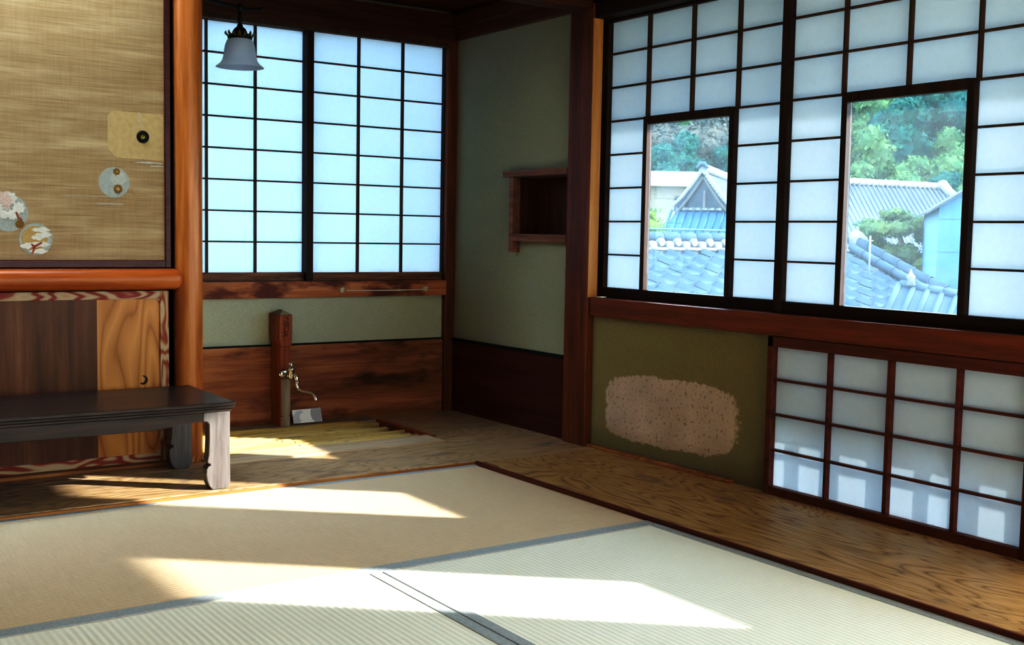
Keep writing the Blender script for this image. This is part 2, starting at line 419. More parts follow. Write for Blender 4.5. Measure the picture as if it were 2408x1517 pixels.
mat('tatami_mat', -1.6, .295, 2.366, 3.318, M['tat1'], [(-1.6, .295, 3.299, 3.320)], 'tan tatami mat next to the low bench front', 'x')
mat('tatami_mat', -1.6, XR-.003, -1.6, .545, M['tat2'], [(-1.6, XR, .515, .545)], 'pale tatami mat at the near end of the room', 'x')
# raised boards
struct(MB().box(XR+.009, 2.76, -1.6, 3.298, -.045, 0).build('floor_board_right', M['boardR'], None, .002))
struct(MB().box(XR, XR+.009, -1.6, 3.322, -.045, .001).build('trim_1', M['rededge'], None, .001))
struct(MB().box(-1.6, 2.76, 3.331, 3.688, -.045, 0).box(XR+.009, 2.76, 3.299, 3.331, -.045, 0).build('floor_board_back', M['boardB'], None, .002))
struct(MB().box(-1.6, XR, 3.321, 3.331, -.045, -.0035).build('trim_2', M['orange'], None, .001))
struct(MB().box(2.285, 2.76, 3.690, 4.40, -.045, 0).box(1.20, 2.285, 4.272, 4.40, -.045, 0).box(-1.6, 1.35, 3.690, 3.86, -.045, 0).box(1.20,1.35,3.86,4.272,-.045,0).build('floor_board_alcove', M['boardB'], None, .001))
struct(MB().box(1.35, 2.285, 3.690, 4.272, -.05, -.03).build('floor_drain_pit', M['black']))

# drain grate of bamboo
g = empty('bamboo_drain_grate', (1.8, 3.95, -.03), 'bamboo slat drain grate in a wooden frame below the tap', 'grate')
MB().box(1.34, 2.262, 3.694, 3.835, -.03, .006).build('front_board', M['greylight'], g, .002)
MB().box(1.34, 2.27, 4.262, 4.370, -.03, .005).build('back_board', M['grey'], g, .002)
MB().box(2.262, 2.283, 3.80, 4.27, -.03, .006).build('end_bar', M['railx'], g, .002)
MB().box(1.36, 2.26, 3.95, 3.97, -.03, -.012).box(1.36, 2.26, 4.14, 4.16, -.03, -.012).build('crossbar', M['grey'], g)
ends = [2.232, 2.215, 2.190, 2.230, 2.165, 2.150, 2.205, 2.150, 2.175, 2.225, 2.19, 2.16]
M['bamboo'] = wood('bamboo', (.58,.40,.15), (.80,.60,.27), (.92,.78,.46), 'x', 60, .4, .45, 1, ((.42,.36,.25), 20, .58))
for i in range(12):
    y = 3.852 + i*.0355
    b = MB(); xs = [1.345 + k*(ends[i]-1.345)/9 for k in range(10)]
    pts = [(x, y + random.uniform(-.0012, .0012), -.003+ random.uniform(-.001,.001)) for x in xs]
    b.tube(pts, [.0128 + random.uniform(-.0012, .0012) for _ in xs], 10)
    for k in (1, 4, 7):
        x = xs[k] + random.uniform(-.03, .03); b.tube([(x-.003, y, -.003), (x, y, -.003), (x+.003, y, -.003)], [.013, .0152, .013], 10)
    b.build('bamboo_slat', M['bamboo'], g)

# ============ right side wall ==================================================
XW = 2.705
# niche-side wall with the recess opening
w = MB()
w.box(2.7185, 2.80, 3.392, 3.47, 0, 1.62); w.box(XW, 2.80, 3.47, 3.50, 0, 1.70); w.box(XW, 2.80, 3.50, 3.853, 0, .80); w.box(XW, 2.80, 3.50, 3.853, 1.034, 1.70); w.box(XW, 2.80, 3.853, 4.354, 0, 1.70)
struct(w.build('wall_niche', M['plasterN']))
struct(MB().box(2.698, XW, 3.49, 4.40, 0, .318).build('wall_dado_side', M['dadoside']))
struct(MB().box(2.692, XW, 3.49, 4.36, .318, .330).build('trim_3', M['darkline']))
s = empty('wall_shelf_box', (2.70, 3.69, .77), 'small open wooden shelf box set into the green plaster wall', 'shelf')
MB().box(2.668, 2.73, 3.497, 3.932, 1.0345, 1.060).build('top_board', M['shelf'], s, .002)
MB().box(2.668, 2.73, 3.853, 3.881, .727, 1.034).build('side_post', M['shelf'], s, .002)
MB().box(2.668, 2.80, 3.497, 3.853, .772, .803).build('bottom_board', M['shelf'], s, .002)
MB().box(2.80, 2.81, 3.497, 3.86, .80, 1.036).box(2.706, 2.80, 3.845, 3.8525, .803, 1.034).box(2.706, 2.80, 3.4985, 3.505, .803, 1.034).box(2.706, 2.80, 3.505, 3.845, 1.026, 1.034).build('box_lining', M['shelfback'], s)

# posts
p = MB().box(2.6715, 2.7175, 3.356, 3.495, 0, 1.66).build('square_post', M['post'], None, .003)
tag(p, 'square reddish wooden post between shelf wall and lattice windows', 'post')
p = MB().box(2.657, 2.76, 4.356, 4.47, 0, 1.72).build('corner_post', M['post'], None, .003)
tag(p, 'dark slim wooden post in the far corner of the alcove', 'post')
p = MB().box(2.6715, 2.79, 1.43, 1.572, 0, 1.66).build('square_post', M['post'], None, .003)
tag(p, 'square reddish wooden post at the near end of the low window', 'post')

# upper beams
struct(MB().box(2.690, 2.80, 3.47, 4.45, 1.648, 1.70).box(2.672, 2.69, 3.47, 4.45, 1.70, 1.76).box(2.69, 2.80, 3.47, 4.45, 1.70, 1.80).build('trim_4', M['beamy'], None, .003))
struct(MB().box(-.8, 2.672, 3.356, 3.457, 1.6365, 1.74).build('trim_5', M['beam'], None, .006))
struct(MB().box(-1.6, 2.66, 3.40, 3.43, 1.74, CEIL).build('wall_above_beam', M['plasterRoom']))
struct(MB().box(2.68, 2.80, -1.6, 3.47, 1.604, 1.665).box(2.66, 2.80, -1.6, 3.47, 1.665, 1.73).build('trim_6', M['frame'], None, .003))
struct(MB().box(2.70, 2.80, -1.6, 3.47, 1.73, CEIL).build('wall_right_upper', M['plasterRoom']))
M['postglow'] = wood('post_glow_strip', (.40,.17,.06), (.55,.26,.10), (.66,.36,.16), 'z', 60, .5, .2)
struct(MB().box(2.673, 2.7175, 3.3535, 3.3557, .5690, 1.603).build('trim_16', M['postglow']))  # strip added on the post face; window glow put into its pale colour
# sill rail + wall under it
struct(MB().box(2.677, 2.78, 1.572, 3.345, .500, .5685).build('trim_7', M['rail'], None, .003))
struct(MB().box(2.677, 2.78, -.32, 1.43, .500, .5685).build('trim_8', M['rail'], None, .003))
struct(MB().box(XW, 2.80, 2.455, 3.36, 0, .50).build('wall_right_lower', M['plasterW']))
struct(MB().box(XW, 2.80, -1.6, -.32, 0, .50).box(XW, 2.80, -1.6, -.85, .5, 1.61).box(XW, 2.80, .12, .52, .5, 1.61).build('wall_right_near', M['plasterRoom']))  # bay left open for added sky fill; short wall piece cuts its sun spot
e = empty('window_12', (2.69, .55, 0), 'unseen low shoji window past the near post, added for fill light', 'shoji window', None, 'structure')  # added window, out of view, brightens the room from the right
k = MB(); k.box(2.68, 2.72, -.32, 1.43, 0, .028).box(2.68, 2.78, -.32, 1.43, .466, .4985)
for c in range(9): k.box(2.683, 2.702, -.32+c*.2165, -.312+c*.2165, .028, .466)
for z in (.363, .2536, .1412): k.box(2.686, 2.70, -.32, 1.43, z-.0035, z+.0035)
k.build('lattice', M['framered'], e)
MB().box(2.7025, 2.7037, -.32, 1.43, .022, .470).build('paper', M['paperfill'], e)
struct(MB().box(2.682, XW, 2.60, 3.352, 0, .011).build('baseboard_right', M['orange'], None, .002))

# ---- shoji sashes of the right wall
Z0 = .606; DZ = .1245
def zrow(i): return Z0 + DZ*i            # 8 rows -> 1.602
def shoji_y(name, x, yR, yL, cols, glass, label, pm='paper'):
    """sash in a plane of constant x; yR<yL are outer edges; cols: kumiko y; glass (ya, yb) pane opening"""
    d = .028
    e = empty(name, (x, (yR+yL)/2, .5685), label, 'shoji window', None, 'structure')
    st = .033
    MB().box(x, x+d, yL-st, yL, .5690, 1.603).build('stile', M['framez'], e, .0015)
    MB().box(x, x+d, yR, yR+st, .5690, 1.603).build('stile', M['framez'], e, .0015)
    MB().box(x+.002, x+d-.002, yR+st, yL-st, .5690, Z0).build('bottom_rail', M['frame'], e, .0015)
    MB().box(x+.002, x+d-.002, yR+st, yL-st, 1.596, 1.603).build('top_rail', M['frame'], e)
    k = MB(); kw = .0030
    ga, gb = glass
    for c in cols:
        if ga-.03 < c < gb+.03:
            k.box(x+.004, x+.022, c-kw, c+kw, zrow(5), 1.597)
        else:
            k.box(x+.004, x+.022, c-kw, c+kw, Z0, 1.597)
    for i in range(1, 8):
        if i >= 5: k.box(x+.006, x+.020, yR+st, yL-st, zrow(i)-kw, zrow(i)+kw)
        else:
            k.box(x+.006, x+.020, yR+st, ga-.019, zrow(i)-kw, zrow(i)+kw)
            k.box(x+.006, x+.020, gb+.019, yL-st, zrow(i)-kw, zrow(i)+kw)
    k.build('lattice', M['kumiko'], e)
    t = .021
    MB().box(x, x+.026, ga-t, ga, Z0, zrow(5)+.004).box(x, x+.026, gb, gb+t, Z0, zrow(5)+.004).box(x, x+.026, ga, gb, zrow(5)-.024, zrow(5)+.004).build('glass_frame', M['framez'], e, .0015)
    pp = MB(); xp = x+.0225
    pp.box(xp, xp+.0012, yR+st-.004, ga-t+.004, Z0-.003, zrow(5)); pp.box(xp, xp+.0012, gb+t-.004, yL-st+.004, Z0-.003, zrow(5)); pp.box(xp, xp+.0012, yR+st-.004, yL-st+.004, zrow(5), 1.599)
    pp.build('paper', M[pm], e)
    MB().box(x+.018, x+.0205, ga, gb, Z0, zrow(5)-.024).build('glass_pane', M['glass'], e)
    return e
shoji_y('window_3', 2.747, 2.455, 3.390, [3.139, 2.912, 2.695], (2.720, 3.128),
        'dark framed sliding shoji with clear lower pane, next to the square post')
shoji_y('window_4', 2.718, 1.574, 2.476, [2.2392, 2.0159, 1.7993], (1.824, 2.2156),
        'dark framed sliding shoji with wide clear pane, overlapping the other sash')
shoji_y('window_5', 2.745, .50, 1.43, [1.16, .93, .71], (.735, 1.12), 'sliding shoji with clear pane past the near post', 'paperfill')

# ---- lower shoji
e = empty('window_7', (2.69, 2.0, 0), 'low shoji window with red-brown lattice at floor level', 'shoji window', None, 'structure')
x = 2.680
MB().box(x, x+.03, 2.433, 2.455, 0, .498).build('stile', M['framered'], e, .0015)
MB().box(x, x+.03, 1.573, 1.589, 0, .498).build('stile', M['framered'], e, .0015)
MB().box(x, x+.03, 1.589, 2.433, 0, .0263).build('bottom_rail', M['framered'], e, .0015)
MB().box(x, x+.10, 1.573, 2.455, .466, .4985).build('top_rail', M['framered'], e, .0015)
k = MB()
for c, wd in ((2.2166, .0045), (2.0026, .0065), (1.7859, .0055)): k.box(x+.003, x+.022, c-wd, c+wd, .0263, .466)
for z in (.363, .2536, .1412): k.box(x+.006, x+.020, 1.589, 2.433, z-.0035, z+.0035)
k.build('lattice', M['framered'], e)
MB().box(x+.0225, x+.0237, 1.586, 2.436, .022, .470).build('paper', M['paperlow'], e)

# ============ back wall (alcove) ==============================================
YB = 4.376
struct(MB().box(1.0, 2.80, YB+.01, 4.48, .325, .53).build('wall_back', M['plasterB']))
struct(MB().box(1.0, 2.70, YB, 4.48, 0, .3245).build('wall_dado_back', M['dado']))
struct(MB().box(1.0, 2.66, YB-.004, YB+.01, .3245, .331).build('trim_9', M['darkline']))
struct(MB().box(1.30, 2.66, 4.352, 4.45, .5235, .590).build('trim_10', M['sill'], None, .002))
struct(MB().box(1.30, 2.80, 4.352, 4.48, 1.634, 1.76).build('trim_11', M['beam'], None, .002))
struct(MB().box(1.30, 2.70, 4.366, 4.45, 1.6185, 1.634).build('trim_12', M['kumiko']))
struct(MB().box(1.18, 1.262, 3.90, 4.48, 0, 1.80).box(1.262, 1.352, 4.36, 4.48, .53, 1.70).build('wall_alcove_left', M['plasterB']))
struct(MB().box(1.0, 2.80, 4.40, 4.48, 1.75, CEIL).build('wall_back_upper', M['plasterRoom']))
struct(MB().box(1.18, 2.80, 3.45, 4.48, 1.78, 1.80).box(1.18, 2.80, 3.64, 3.67, 1.762, 1.78).box(1.18, 2.80, 4.0, 4.03, 1.762, 1.78).build('ceiling_alcove', M['beam']))
ZB0 = .6255; DB = .1243
def shoji_x(name, y, x0, x1, cols, sl, sr, label):
    e = empty(name, ((x0+x1)/2, y, .59), label, 'shoji window', None, 'structure')
    top = 1.6185
    MB().box(x0, x0+sl, y, y+.028, .5905, top).build('stile', M['framez'], e, .0015)
    MB().box(x1-sr, x1, y, y+.028, .5905, top).build('stile', M['framez'], e, .0015)
    MB().box(x0+sl, x1-sr, y+.002, y+.026, .5905, ZB0).build('bottom_rail', M['stained'], e, .0015)
    k = MB()
    for c in cols: k.box(c-.0034, c+.0034, y+.004, y+.022, ZB0, top)
    for i in range(1, 8): k.box(x0+sl, x1-sr, y+.006, y+.020, ZB0+DB*i-.003, ZB0+DB*i+.003)
    k.build('lattice', M['kumiko'], e)
    MB().box(x0+sl-.004, x1-sr+.004, y+.0225, y+.0237, ZB0-.003, top).build('paper', M['paper'], e)
    return e
shoji_x('window_1', 4.408, 1.345, 2.018, [1.583, 1.786], .022, .022, 'dark framed sliding shoji behind the hanging glass lamp')
shoji_x('window_2', 4.380, 1.995, 2.665, [2.2359, 2.448], .030, .012, 'dark framed sliding shoji above the white towel rail')

# towel rail
t = empty('towel_rail', (2.35, 4.345, .553), 'thin white towel rail between two porcelain knobs on the wooden sill', 'towel rail')
for xx in (2.140, 2.549):
    k = MB().lathe((xx, 4.352, .5535), [(.0005,-.020),(.007,-.019),(.0115,-.014),(.013,-.008),(.011,-.002),(.012,0)], 20, 'y').build('knob', M['porcelain'], t)
    MB().disc((xx+.003, 4.3315, .5532), .002, 'y', 10).build('screw', M['nail'], k)
MB().tube([(2.158+i*.0375, 4.336, .5515-.0022*math.sin(PI*i/10)) for i in range(11)], .0022, 8).build('rail', M['whiterod'], t)

# tap post
x0, x1, y0, y1 = 1.829, 1.8845, 4.272, 4.376
t = empty('tap_post', (1.857, 4.32, 0), 'short square wooden post with pyramid cap standing against the dado boards', 'post')
MB().box(x0, x1, y0, y1, .36, .459).prism([(x0, .36), (x1, .36), (x1-.004, .33), (x0+.008, .33)], 'y', y0, y1).box(x0+.008, x1-.004, y0+.006, y1, .0, .331).build('post_body', M['tappost'] if 'tappost' in M else M.setdefault('tappost', wood('tap_post_wood', (.17,.045,.015), (.32,.095,.03), (.44,.16,.06), 'z', 60, .45, .4)), t, .003)
c = MB(); cx_, cy_ = (x0+x1)/2, (y0+y1)/2
vs = [(x0-.001,y0-.001,.459),(x1+.001,y0-.001,.459),(x1+.001,y1,.459),(x0-.001,y1,.459),(cx_,cy_-.02,.478),(cx_,cy_+.02,.478)]
c.add(vs, [(0,1,4),(1,2,5,4),(2,3,5),(3,0,4,5),(3,2,1,0)]).build('post_cap', M['grey'], t)
MB().box(x0+.012, x1-.006, y0+.0035, y0+.007, .001, .20).build('splash_strip', wood('stained_strip', (.20,.14,.10), (.33,.26,.20), (.46,.40,.33), 'z', 60, .5, .4), t, .001)
for xx in (1.842, 1.876):
    MB().disc((xx, y0+.003, .048), .0028, 'y', 12).build('nail', M['nail'], t)
# brushed writing on the post
ink = MB()
def stroke(pts, w=.0022):
    for a, b in zip(pts[:-1], pts[1:]):
        ax, az = a; bx, bz = b; dx, dz = bx-ax, bz-az; l = math.hypot(dx, dz) or 1
        nx, nz = -dz/l*w/2, dx/l*w/2
        y = y0-.0006
        ink.add([(ax+nx,y,az+nz),(bx+nx*.7,y,bz+nz*.7),(bx-nx*.7,y,bz-nz*.7),(ax-nx,y,az-nz)], [(0,1,2,3)])
def S(*p): stroke([(x0+.006+a*.044, .36+b*.095) for a, b in p])
S((.5,.95),(.8,.85)); S((.66,.98),(.62,.70)); S((.3,.70),(.85,.74)); S((.25,.82),(.4,.76)); S((.15,.68),(.32,.60))
S((.5,.66),(.9,.62)); S((.55,.72),(.5,.50)); S((.3,.56),(.75,.55)); S((.7,.60),(.78,.42)); S((.25,.48),(.42,.44))
S((.2,.30),(.75,.36)); S((.45,.40),(.40,.12)); S((.2,.14),(.55,.18)); S((.62,.28),(.60,.10)); S((.35,.24),(.7,.22))
ink.build('ink_writing', M['ink'], t)

# tap
t = empty('water_tap', (1.852, 4.27, .22), 'old chrome water tap with curved swivel spout on the short post', 'tap')
cx0 = 1.849
MB().lathe((cx0, 4.2715, .2195), [(.0005,-.006),(.013,-.006),(.0185,-.003),(.020,0)], 28, 'y').build('wall_flange', M['chrome'], t)
b = MB().tube([(cx0, 4.268, .2195), (cx0, 4.235, .2195), (cx0, 4.205, .2195)], [.0095,.0088,.0100], 18)
b.lathe((cx0, 4.200, .22), [(.0005,-.017),(.007,-.016),(.0105,-.009),(.0115,0),(.0105,.012),(.0125,.016),(.0125,.022),(.0155,.026),(.0155,.031),(.010,.036),(.0045,.038),(.0045,.046)], 24)
b.build('tap_body', M['chrome'], t)
b = MB().tube([(cx0-.014, 4.196, .2705), (cx0-.004, 4.199, .2700), (cx0+.004, 4.2, .2700), (cx0+.014, 4.204, .2705)], [.0034,.0025,.0025,.0034], 10)
b.lathe((cx0, 4.2, .265), [(.0045,0),(.005,.004),(.0035,.008),(.0005,.010)], 16)
b.build('tap_handle', M['chrome'], t)
d = Vector((.72, -.69, 0)); o = Vector((cx0, 4.20, 0))
path = [(0, .224), (.010, .227), (.019, .222), (.0235, .208), (.0245, .196)]
sp = MB().tube([o + d*a + Vector((0,0,z)) for a, z in path], [.0092,.0092,.0090,.0085,.0080], 16)
sp.tube([o + d*.0245 + Vector((0,0,z)) for z in (.1995,.199,.194,.1935)], [.008,.0105,.0105,.008], 16)
path2 = [(.0245, .194), (.0250, .180), (.031, .168), (.046, .161), (.066, .1575), (.084, .155), (.096, .147), (.1015, .134), (.103, .128)]
sp.tube([o + d*a + Vector((0,0,z)) for a, z in path2], [.0070,.0064,.0060,.0056,.0054,.0055,.0058,.0062,.0068], 16, False)
sp.build('spout', M['chrome'], t)

# card leaning on the wall
t = empty('paper_card', (1.965, 4.30, .01), 'small white card with grey curved design leaning by the short post', 'card')
r = Matrix.Rotation(math.radians(3), 4, 'Y').to_3x3()
ca, cb = 1.901, 2.029
MB().add([(ca,4.292,.0105),(cb,4.292,.0105),(cb-.002,4.306,.0655),(ca-.002,4.306,.0640),(ca,4.2945,.0105),(cb,4.2945,.0105),(cb-.002,4.3085,.0655),(ca-.002,4.3085,.0640)],
         [(0,1,2,3),(7,6,5,4),(0,4,5,1),(1,5,6,2),(2,6,7,3),(3,7,4,0)]).build('card_sheet', M['cardw'], t)
def on_card(u, v, lift=.0006):      # u 0..1, v 0..1
    return (ca + (cb-ca)*u - .002*v, 4.292 + .014*v - lift, .0105 + .0545*v)
def blob(name, f, m, lift):
    MB().add([on_card(u, v, lift) for u, v in f], [list(range(len(f)))]).build(name, m, t)
cl = lambda q: max(0.0, min(1.0, q))
blob('card_grey_shape', [(cl(.86+.24*math.cos(a)), cl(.62+.66*math.sin(a))) for a in [k*2*PI/40 for k in range(40)]], M['cardg'], .0008)
blob('card_grey_crescent', [(.0,.52),(.12,.86),(.30,.93),(.38,.80),(.26,.66),(.22,.40),(.28,.12),(.16,.0),(.0,.0)], plain('card_pale', (.62,.65,.74), .55, .3, 0, .02), .0008)
tx = MB()
for i in range(4):
    u = .72+.055*i
    for a, b2 in (((u,.52),(u+.035,.56)), ((u+.012,.46),(u+.018,.62)), ((u,.47),(u+.034,.48))):
        p, q = on_card(*a, .0014), on_card(*b2, .0014)
        tx.add([p, q, (q[0], q[1], q[2]+.0012), (p[0], p[1], p[2]+.0012)], [(0,1,2,3)])
tx.build('card_lettering', M['cardp'], t)

# ============ pillar, fusuma wall ===========================================
prof = [(.044,0),(.0475,.03),(.048,.4),(.048,.9),(.049,1.3),(.050,1.80)]
pl = MB().lathe((1.300, 3.812, 0), prof, 48); pl.disc((1.300,3.812,0), .044, 'z')
p = pl.build('round_pillar', M['postlit'])
tag(p, 'round orange-brown wooden pillar beside the papered sliding door', 'pillar')
YF = 3.810
struct(MB().box(-1.6, 1.262, YF+.022, 3.93, -.02, CEIL).build('wall_left_back', M['black']))
# threshold
struct(MB().box(-1.6, 1.243, 3.775, YF+.012, 0, .012).build('trim_13', M['orange'], None, .002))
# lower wooden door
e = empty('door_2', (.85, YF, .012), 'low wooden sliding door with red-grained frame below the rounded rail', 'door', None, 'structure')
MB().box(1.2035, 1.2335, YF, YF+.02, .012, .5905).build('stile', M['doorstile'], e, .0015)
MB().box(-.1, 1.2035, YF, YF+.02, .5625, .5905).build('top_rail', M['doorframe'], e, .0015)
MB().box(-.1, 1.2035, YF, YF+.02, .012, .0400).build('bottom_rail', M['doorframe'], e, .0015)
MB().box(-.1, .013, YF, YF+.02, .04, .5625).build('stile', M['doorstile'], e, .0015)
MB().box(.013, .9985, YF+.006, YF+.016, .04, .5625).build('dark_panel', M['doordark'], e)
MB().box(.9985, 1.2035, YF+.006, YF+.016, .04, .5625).build('light_panel', M['doorlight'], e)
rr = MB()      # rounded inner corners of the frame
for cx2, sx_, cz, sz in ((1.2035,-1,.5625,-1),(1.2035,-1,.04,1)):
    R = .022; pts = [(cx2, cz)] + [(cx2+sx_*R*(1-math.sin(a)), cz+sz*R*(1-math.cos(a))) for a in [k*PI/2/8 for k in range(9)]]
    rr.prism(pts, 'y', YF+.001, YF+.008)
rr.build('frame_corner', M['doorstile'], e)
pull = MB(); c0 = (1.147, .290); R = .0155
out_ = [(c0[0]+R*math.cos(a), c0[1]+R*math.sin(a)) for a in [-2.25+k*(3.9)/20 for k in range(21)]]
inn = [(c0[0]-.004+R*.72*math.cos(a), c0[1]+.002+R*.72*math.sin(a)) for a in [-2.0+k*(3.5)/20 for k in range(21)]]
pull.prism(out_ + inn[::-1], 'y', YF+.0048, YF+.0062)
pull.build('finger_pull', M['iron'], e)
# rounded rail
rp = []
for k in range(9): a = -PI/2 + k*PI/8; rp.append((3.765 - .028*math.cos(a)*1.0, .630 + .0345*math.sin(a)))
rp = [(3.809, .5955), (3.765, .5955)] + rp[1:-1] + [(3.765, .6645), (3.809, .6645)]
nb = MB()
n = len(rp); xsr = [-1.6, .3, 1.22, 1.240, 1.252, 1.259]; sc = [1,1,1,1,.86,.55]
vs = []
for xx, s_ in zip(xsr, sc):
    for (yy, zz) in rp: vs.append((xx, yy if yy > 3.80 else 3.809+(yy-3.809)*(1 if s_ == 1 else .6+.4*s_), .630+(zz-.630)*s_))
fs = [[i*n+k, i*n+(k+1) % n, (i+1)*n+(k+1) % n, (i+1)*n+k] for i in range(len(xsr)-1) for k in range(n)]
nb.add(vs, fs, True); nb.add(vs[-n:], [list(range(n))]); nb.add(vs[:n], [list(range(n))])
struct(nb.build('trim_14', M['railx']))
# fusuma
e = empty('door_1', (.80, YF, .667), 'sliding door papered in tan grasscloth with printed round crests', 'door', None, 'structure')
MB().box(1.2195, 1.2385, YF-.012, YF+.016, .667, 2.0).build('frame_stile', M['lacq'], e, .002)
MB().box(-.1, 1.2195, YF-.012, YF+.016, .667, .692).build('frame_rail', M['lacq'], e, .002)
MB().box(-.1, 1.2195, YF-.002, YF+.012, .692, 2.0).build('paper_face', M['fusuma'], e)
yp = YF-.0026
# patch with clipped corners round the pull
MB().prism([(1.2190,1.022),(1.062,1.026),(1.036,1.052),(1.036,1.160),(1.052,1.176),(1.2190,1.176)], 'y', yp, YF-.002).build('paper_patch', M['fuspatch'], e)
MB().prism([(1.135,1.178),(1.137,1.165),(1.134,1.150),(1.142,1.135),(1.146,1.128),(1.149,1.12),(1.145,1.137),(1.138,1.152),(1.1405,1.165),(1.138,1.176)], 'y', yp-.0006, yp).build('tear', M['crestring'], e)
u = MB().lathe((1.1485, YF-.003, 1.0980), [(.0005,-.0005),(.011,-.0005),(.0145,-.0045),(.019,-.0045),(.0205,0)], 32, 'y').build('door_pull', M['iron'], e)
MB().lathe((1.1485, YF-.0037, 1.0980), [(.0005,-.002),(.004,-.0016),(.008,-.0004)], 16, 'y').build('pull_emblem', M['brass'], u)
# crests printed on the paper
def disc(name, x, z, r, m, lift=0, rz=None, par=e):
    pts = [(x+r*math.cos(k*2*PI/40), z+(rz or r)*math.sin(k*2*PI/40)) for k in range(40)]
    return MB().prism(pts, 'y', yp-lift, YF-.002).build(name, m, par)
def rosette(x, z, r, lift, m, petals=9, name='chrysanthemum'):
    pts = [(x+r*(1+.13*math.cos(petals*k*2*PI/72))*math.cos(k*2*PI/72), z+r*(1+.13*math.cos(petals*k*2*PI/72))*math.sin(k*2*PI/72)) for k in range(72)]
    o = MB().prism(pts, 'y', yp-lift, YF-.002).build(name, m, e)
    return o
disc('crest_disc', 1.055, .9450, .0495, M['crest'])
disc('crest_cloud', 1.068, .9600, .024, M['crestring'], .0004)
rosette(1.063, .9800, .0110, .001, M['crestbrown'], 7); disc('flower_eye', 1.064, .9800, .0028, M['crestbase'], .0014)
rosette(1.067, .9240, .0140, .001, M['crestbrown'], 11); disc('flower_eye', 1.067, .9240, .0058, M['crestbase'], .0014)
def arcband(x, z, r, w, a0, a1, name, m, wob=0, lift=.0004):
    n_ = 40; A = [a0+(a1-a0)*k/n_ for k in range(n_+1)]
    outp = [(x+(r+w/2+wob*math.sin(7*a))*math.cos(a), z+(r+w/2+wob*math.sin(7*a))*math.sin(a)) for a in A]
    inp = [(x+(r-w/2+wob*math.sin(7*a))*math.cos(a), z+(r-w/2+wob*math.sin(7*a))*math.sin(a)) for a in A]
    MB().prism(outp+inp[::-1], 'y', yp-lift, YF-.002).build(name, m, e)
arcband(1.102, .9020, .0200, .0024, -2.8, 1.7, 'butterfly_outline', M['crestbrown'] if 0 else plain('faded_brown', (.42,.27,.12), .8), .002)
disc('crest_disc', .7320, .8380, .0580, M['crest'])
for k, (dx, dz, r) in enumerate([(-.012,.028,.022),(.004,.034,.014),(.022,.012,.013),(.008,-.004,.012),(-.010,-.004,.010),(-.028,.010,.016)]):
    rosette(.733+dx*1.35, .838+dz*1.35, r*1.3, .0005+.0002*k, M['crestwhite'] if k else M['crestpink'], 6+k, 'peony_petal')
rosette(.726, .877, .018, .0019, M['crestpink'], 9, 'peony_petal')
MB().prism([(.752,.840),(.757,.842),(.763,.826),(.773,.819),(.772,.816),(.760,.820)], 'y', yp-.0022, YF-.002).build('peony_stem', M['crestred'], e)
rosette(.7650, .8040, .0130, .001, M['crestbrown'], 12)
disc('crest_disc', .8115, .7570, .0500, M['crest']); arcband(.8115, .7570, .0455, .0080, 0, 2*PI, 'crest_ring', M['crestring'])
disc('crest_field', .8085, .7600, .0390, M['crestbase'], .0006)
for k, (dx, dz, rx_) in enumerate([(.012,.023,.020),(.018,.011,.019),(.004,.004,.014),(-.006,-.013,.022),(.010,-.012,.022),(-.022,-.017,.014),(.006,-.029,.020)]):
    pts = [(.8115+dx*1.3+1.3*rx_*math.cos(a)*(1+.08*math.cos(6*a)), .757+dz*1.3+.0076*math.sin(a)*(1+.25*math.cos(5*a))) for a in [j*2*PI/40 for j in range(40)]]
    pts = [(min(q[0], .861), q[1]) for q in pts]
    MB().prism(pts, 'y', yp-.0009-.0002*k, YF-.002).build('pine_cloud', M['crestwhite'], e)
MB().prism([(.798,.712),(.803,.712),(.811,.732),(.831,.746),(.829,.750),(.808,.738),(.798,.744),(.797,.740),(.804,.733)], 'y', yp-.003, YF-.002).build('pine_trunk', M['crestred'], e)
# pale printed streaks
for (a, b2, z, h) in ((.995,1.085,.874,.0030),(.88,1.06,.897,.0014),(1.165,1.219,.9905,.0012),(1.17,1.219,1.003,.004),(1.12,1.219,1.0125,.0045),(.90,.985,.930,.0009)):
    pts = [(a+(b2-a)*k/12, z+h*math.sin(PI*k/12)**.5*(.7+.5*random.random()) if 0 < k < 12 else z) for k in range(13)] + [(a+(b2-a)*k/12, z-h*.6*random.random()) for k in range(11, 0, -1)]
    MB().prism(pts, 'y', yp, YF-.002).build('mist_streak', M['crestring'], e)

# ============ low bench =====================================================
t = empty('low_bench', (.70, 3.55, 0), 'long dark lacquered low bench with scrolled legs by the wooden door', 'bench')
XE = 1.288; XS = .02; YF0, YK = 3.338, 3.772; ZT = .2700
MB().box(XS, XE, YF0, YK, .2585, ZT).box(XS+.003, XE-.003, YF0+.003, YK-.003, .250, .2585).box(XS+.010, XE-.010, YF0+.010, YK-.010, .240, .250).build('top', M['bench'], t, .0025)
xl, xr = XS+.018, 1.2720
def apron(y0, y1):
    def edge(flip):
        pts = [(xr-.066, .2135), (xr-.105, .2125), (xr-.150, .2115), (xr-.163, .2085), (xr-.172, .2045), (xr-.185, .2035), (xr-.205, .2000), (xr-.24, .1980)]
        return pts if not flip else [(xl+xr-p[0], p[1]) for p in pts][::-1]
    pts = [(xl, .2405), (xr, .2405), (xr, .2135)] + edge(False) + edge(True) + [(xl, .2135)]
    return MB().prism(pts, 'y', y0, y1).build('apron', M['bench'], t, .002)
apron(3.350, 3.372); apron(3.733, 3.755)
MB().box(xr-.022, xr-.001, 3.42, 3.69, .206, .2405).build('end_apron', M['bench'], t, .002)
MB().box(xl+.001, xl+.022, 3.42, 3.69, .206, .2405).build('end_apron', M['bench'], t, .002)
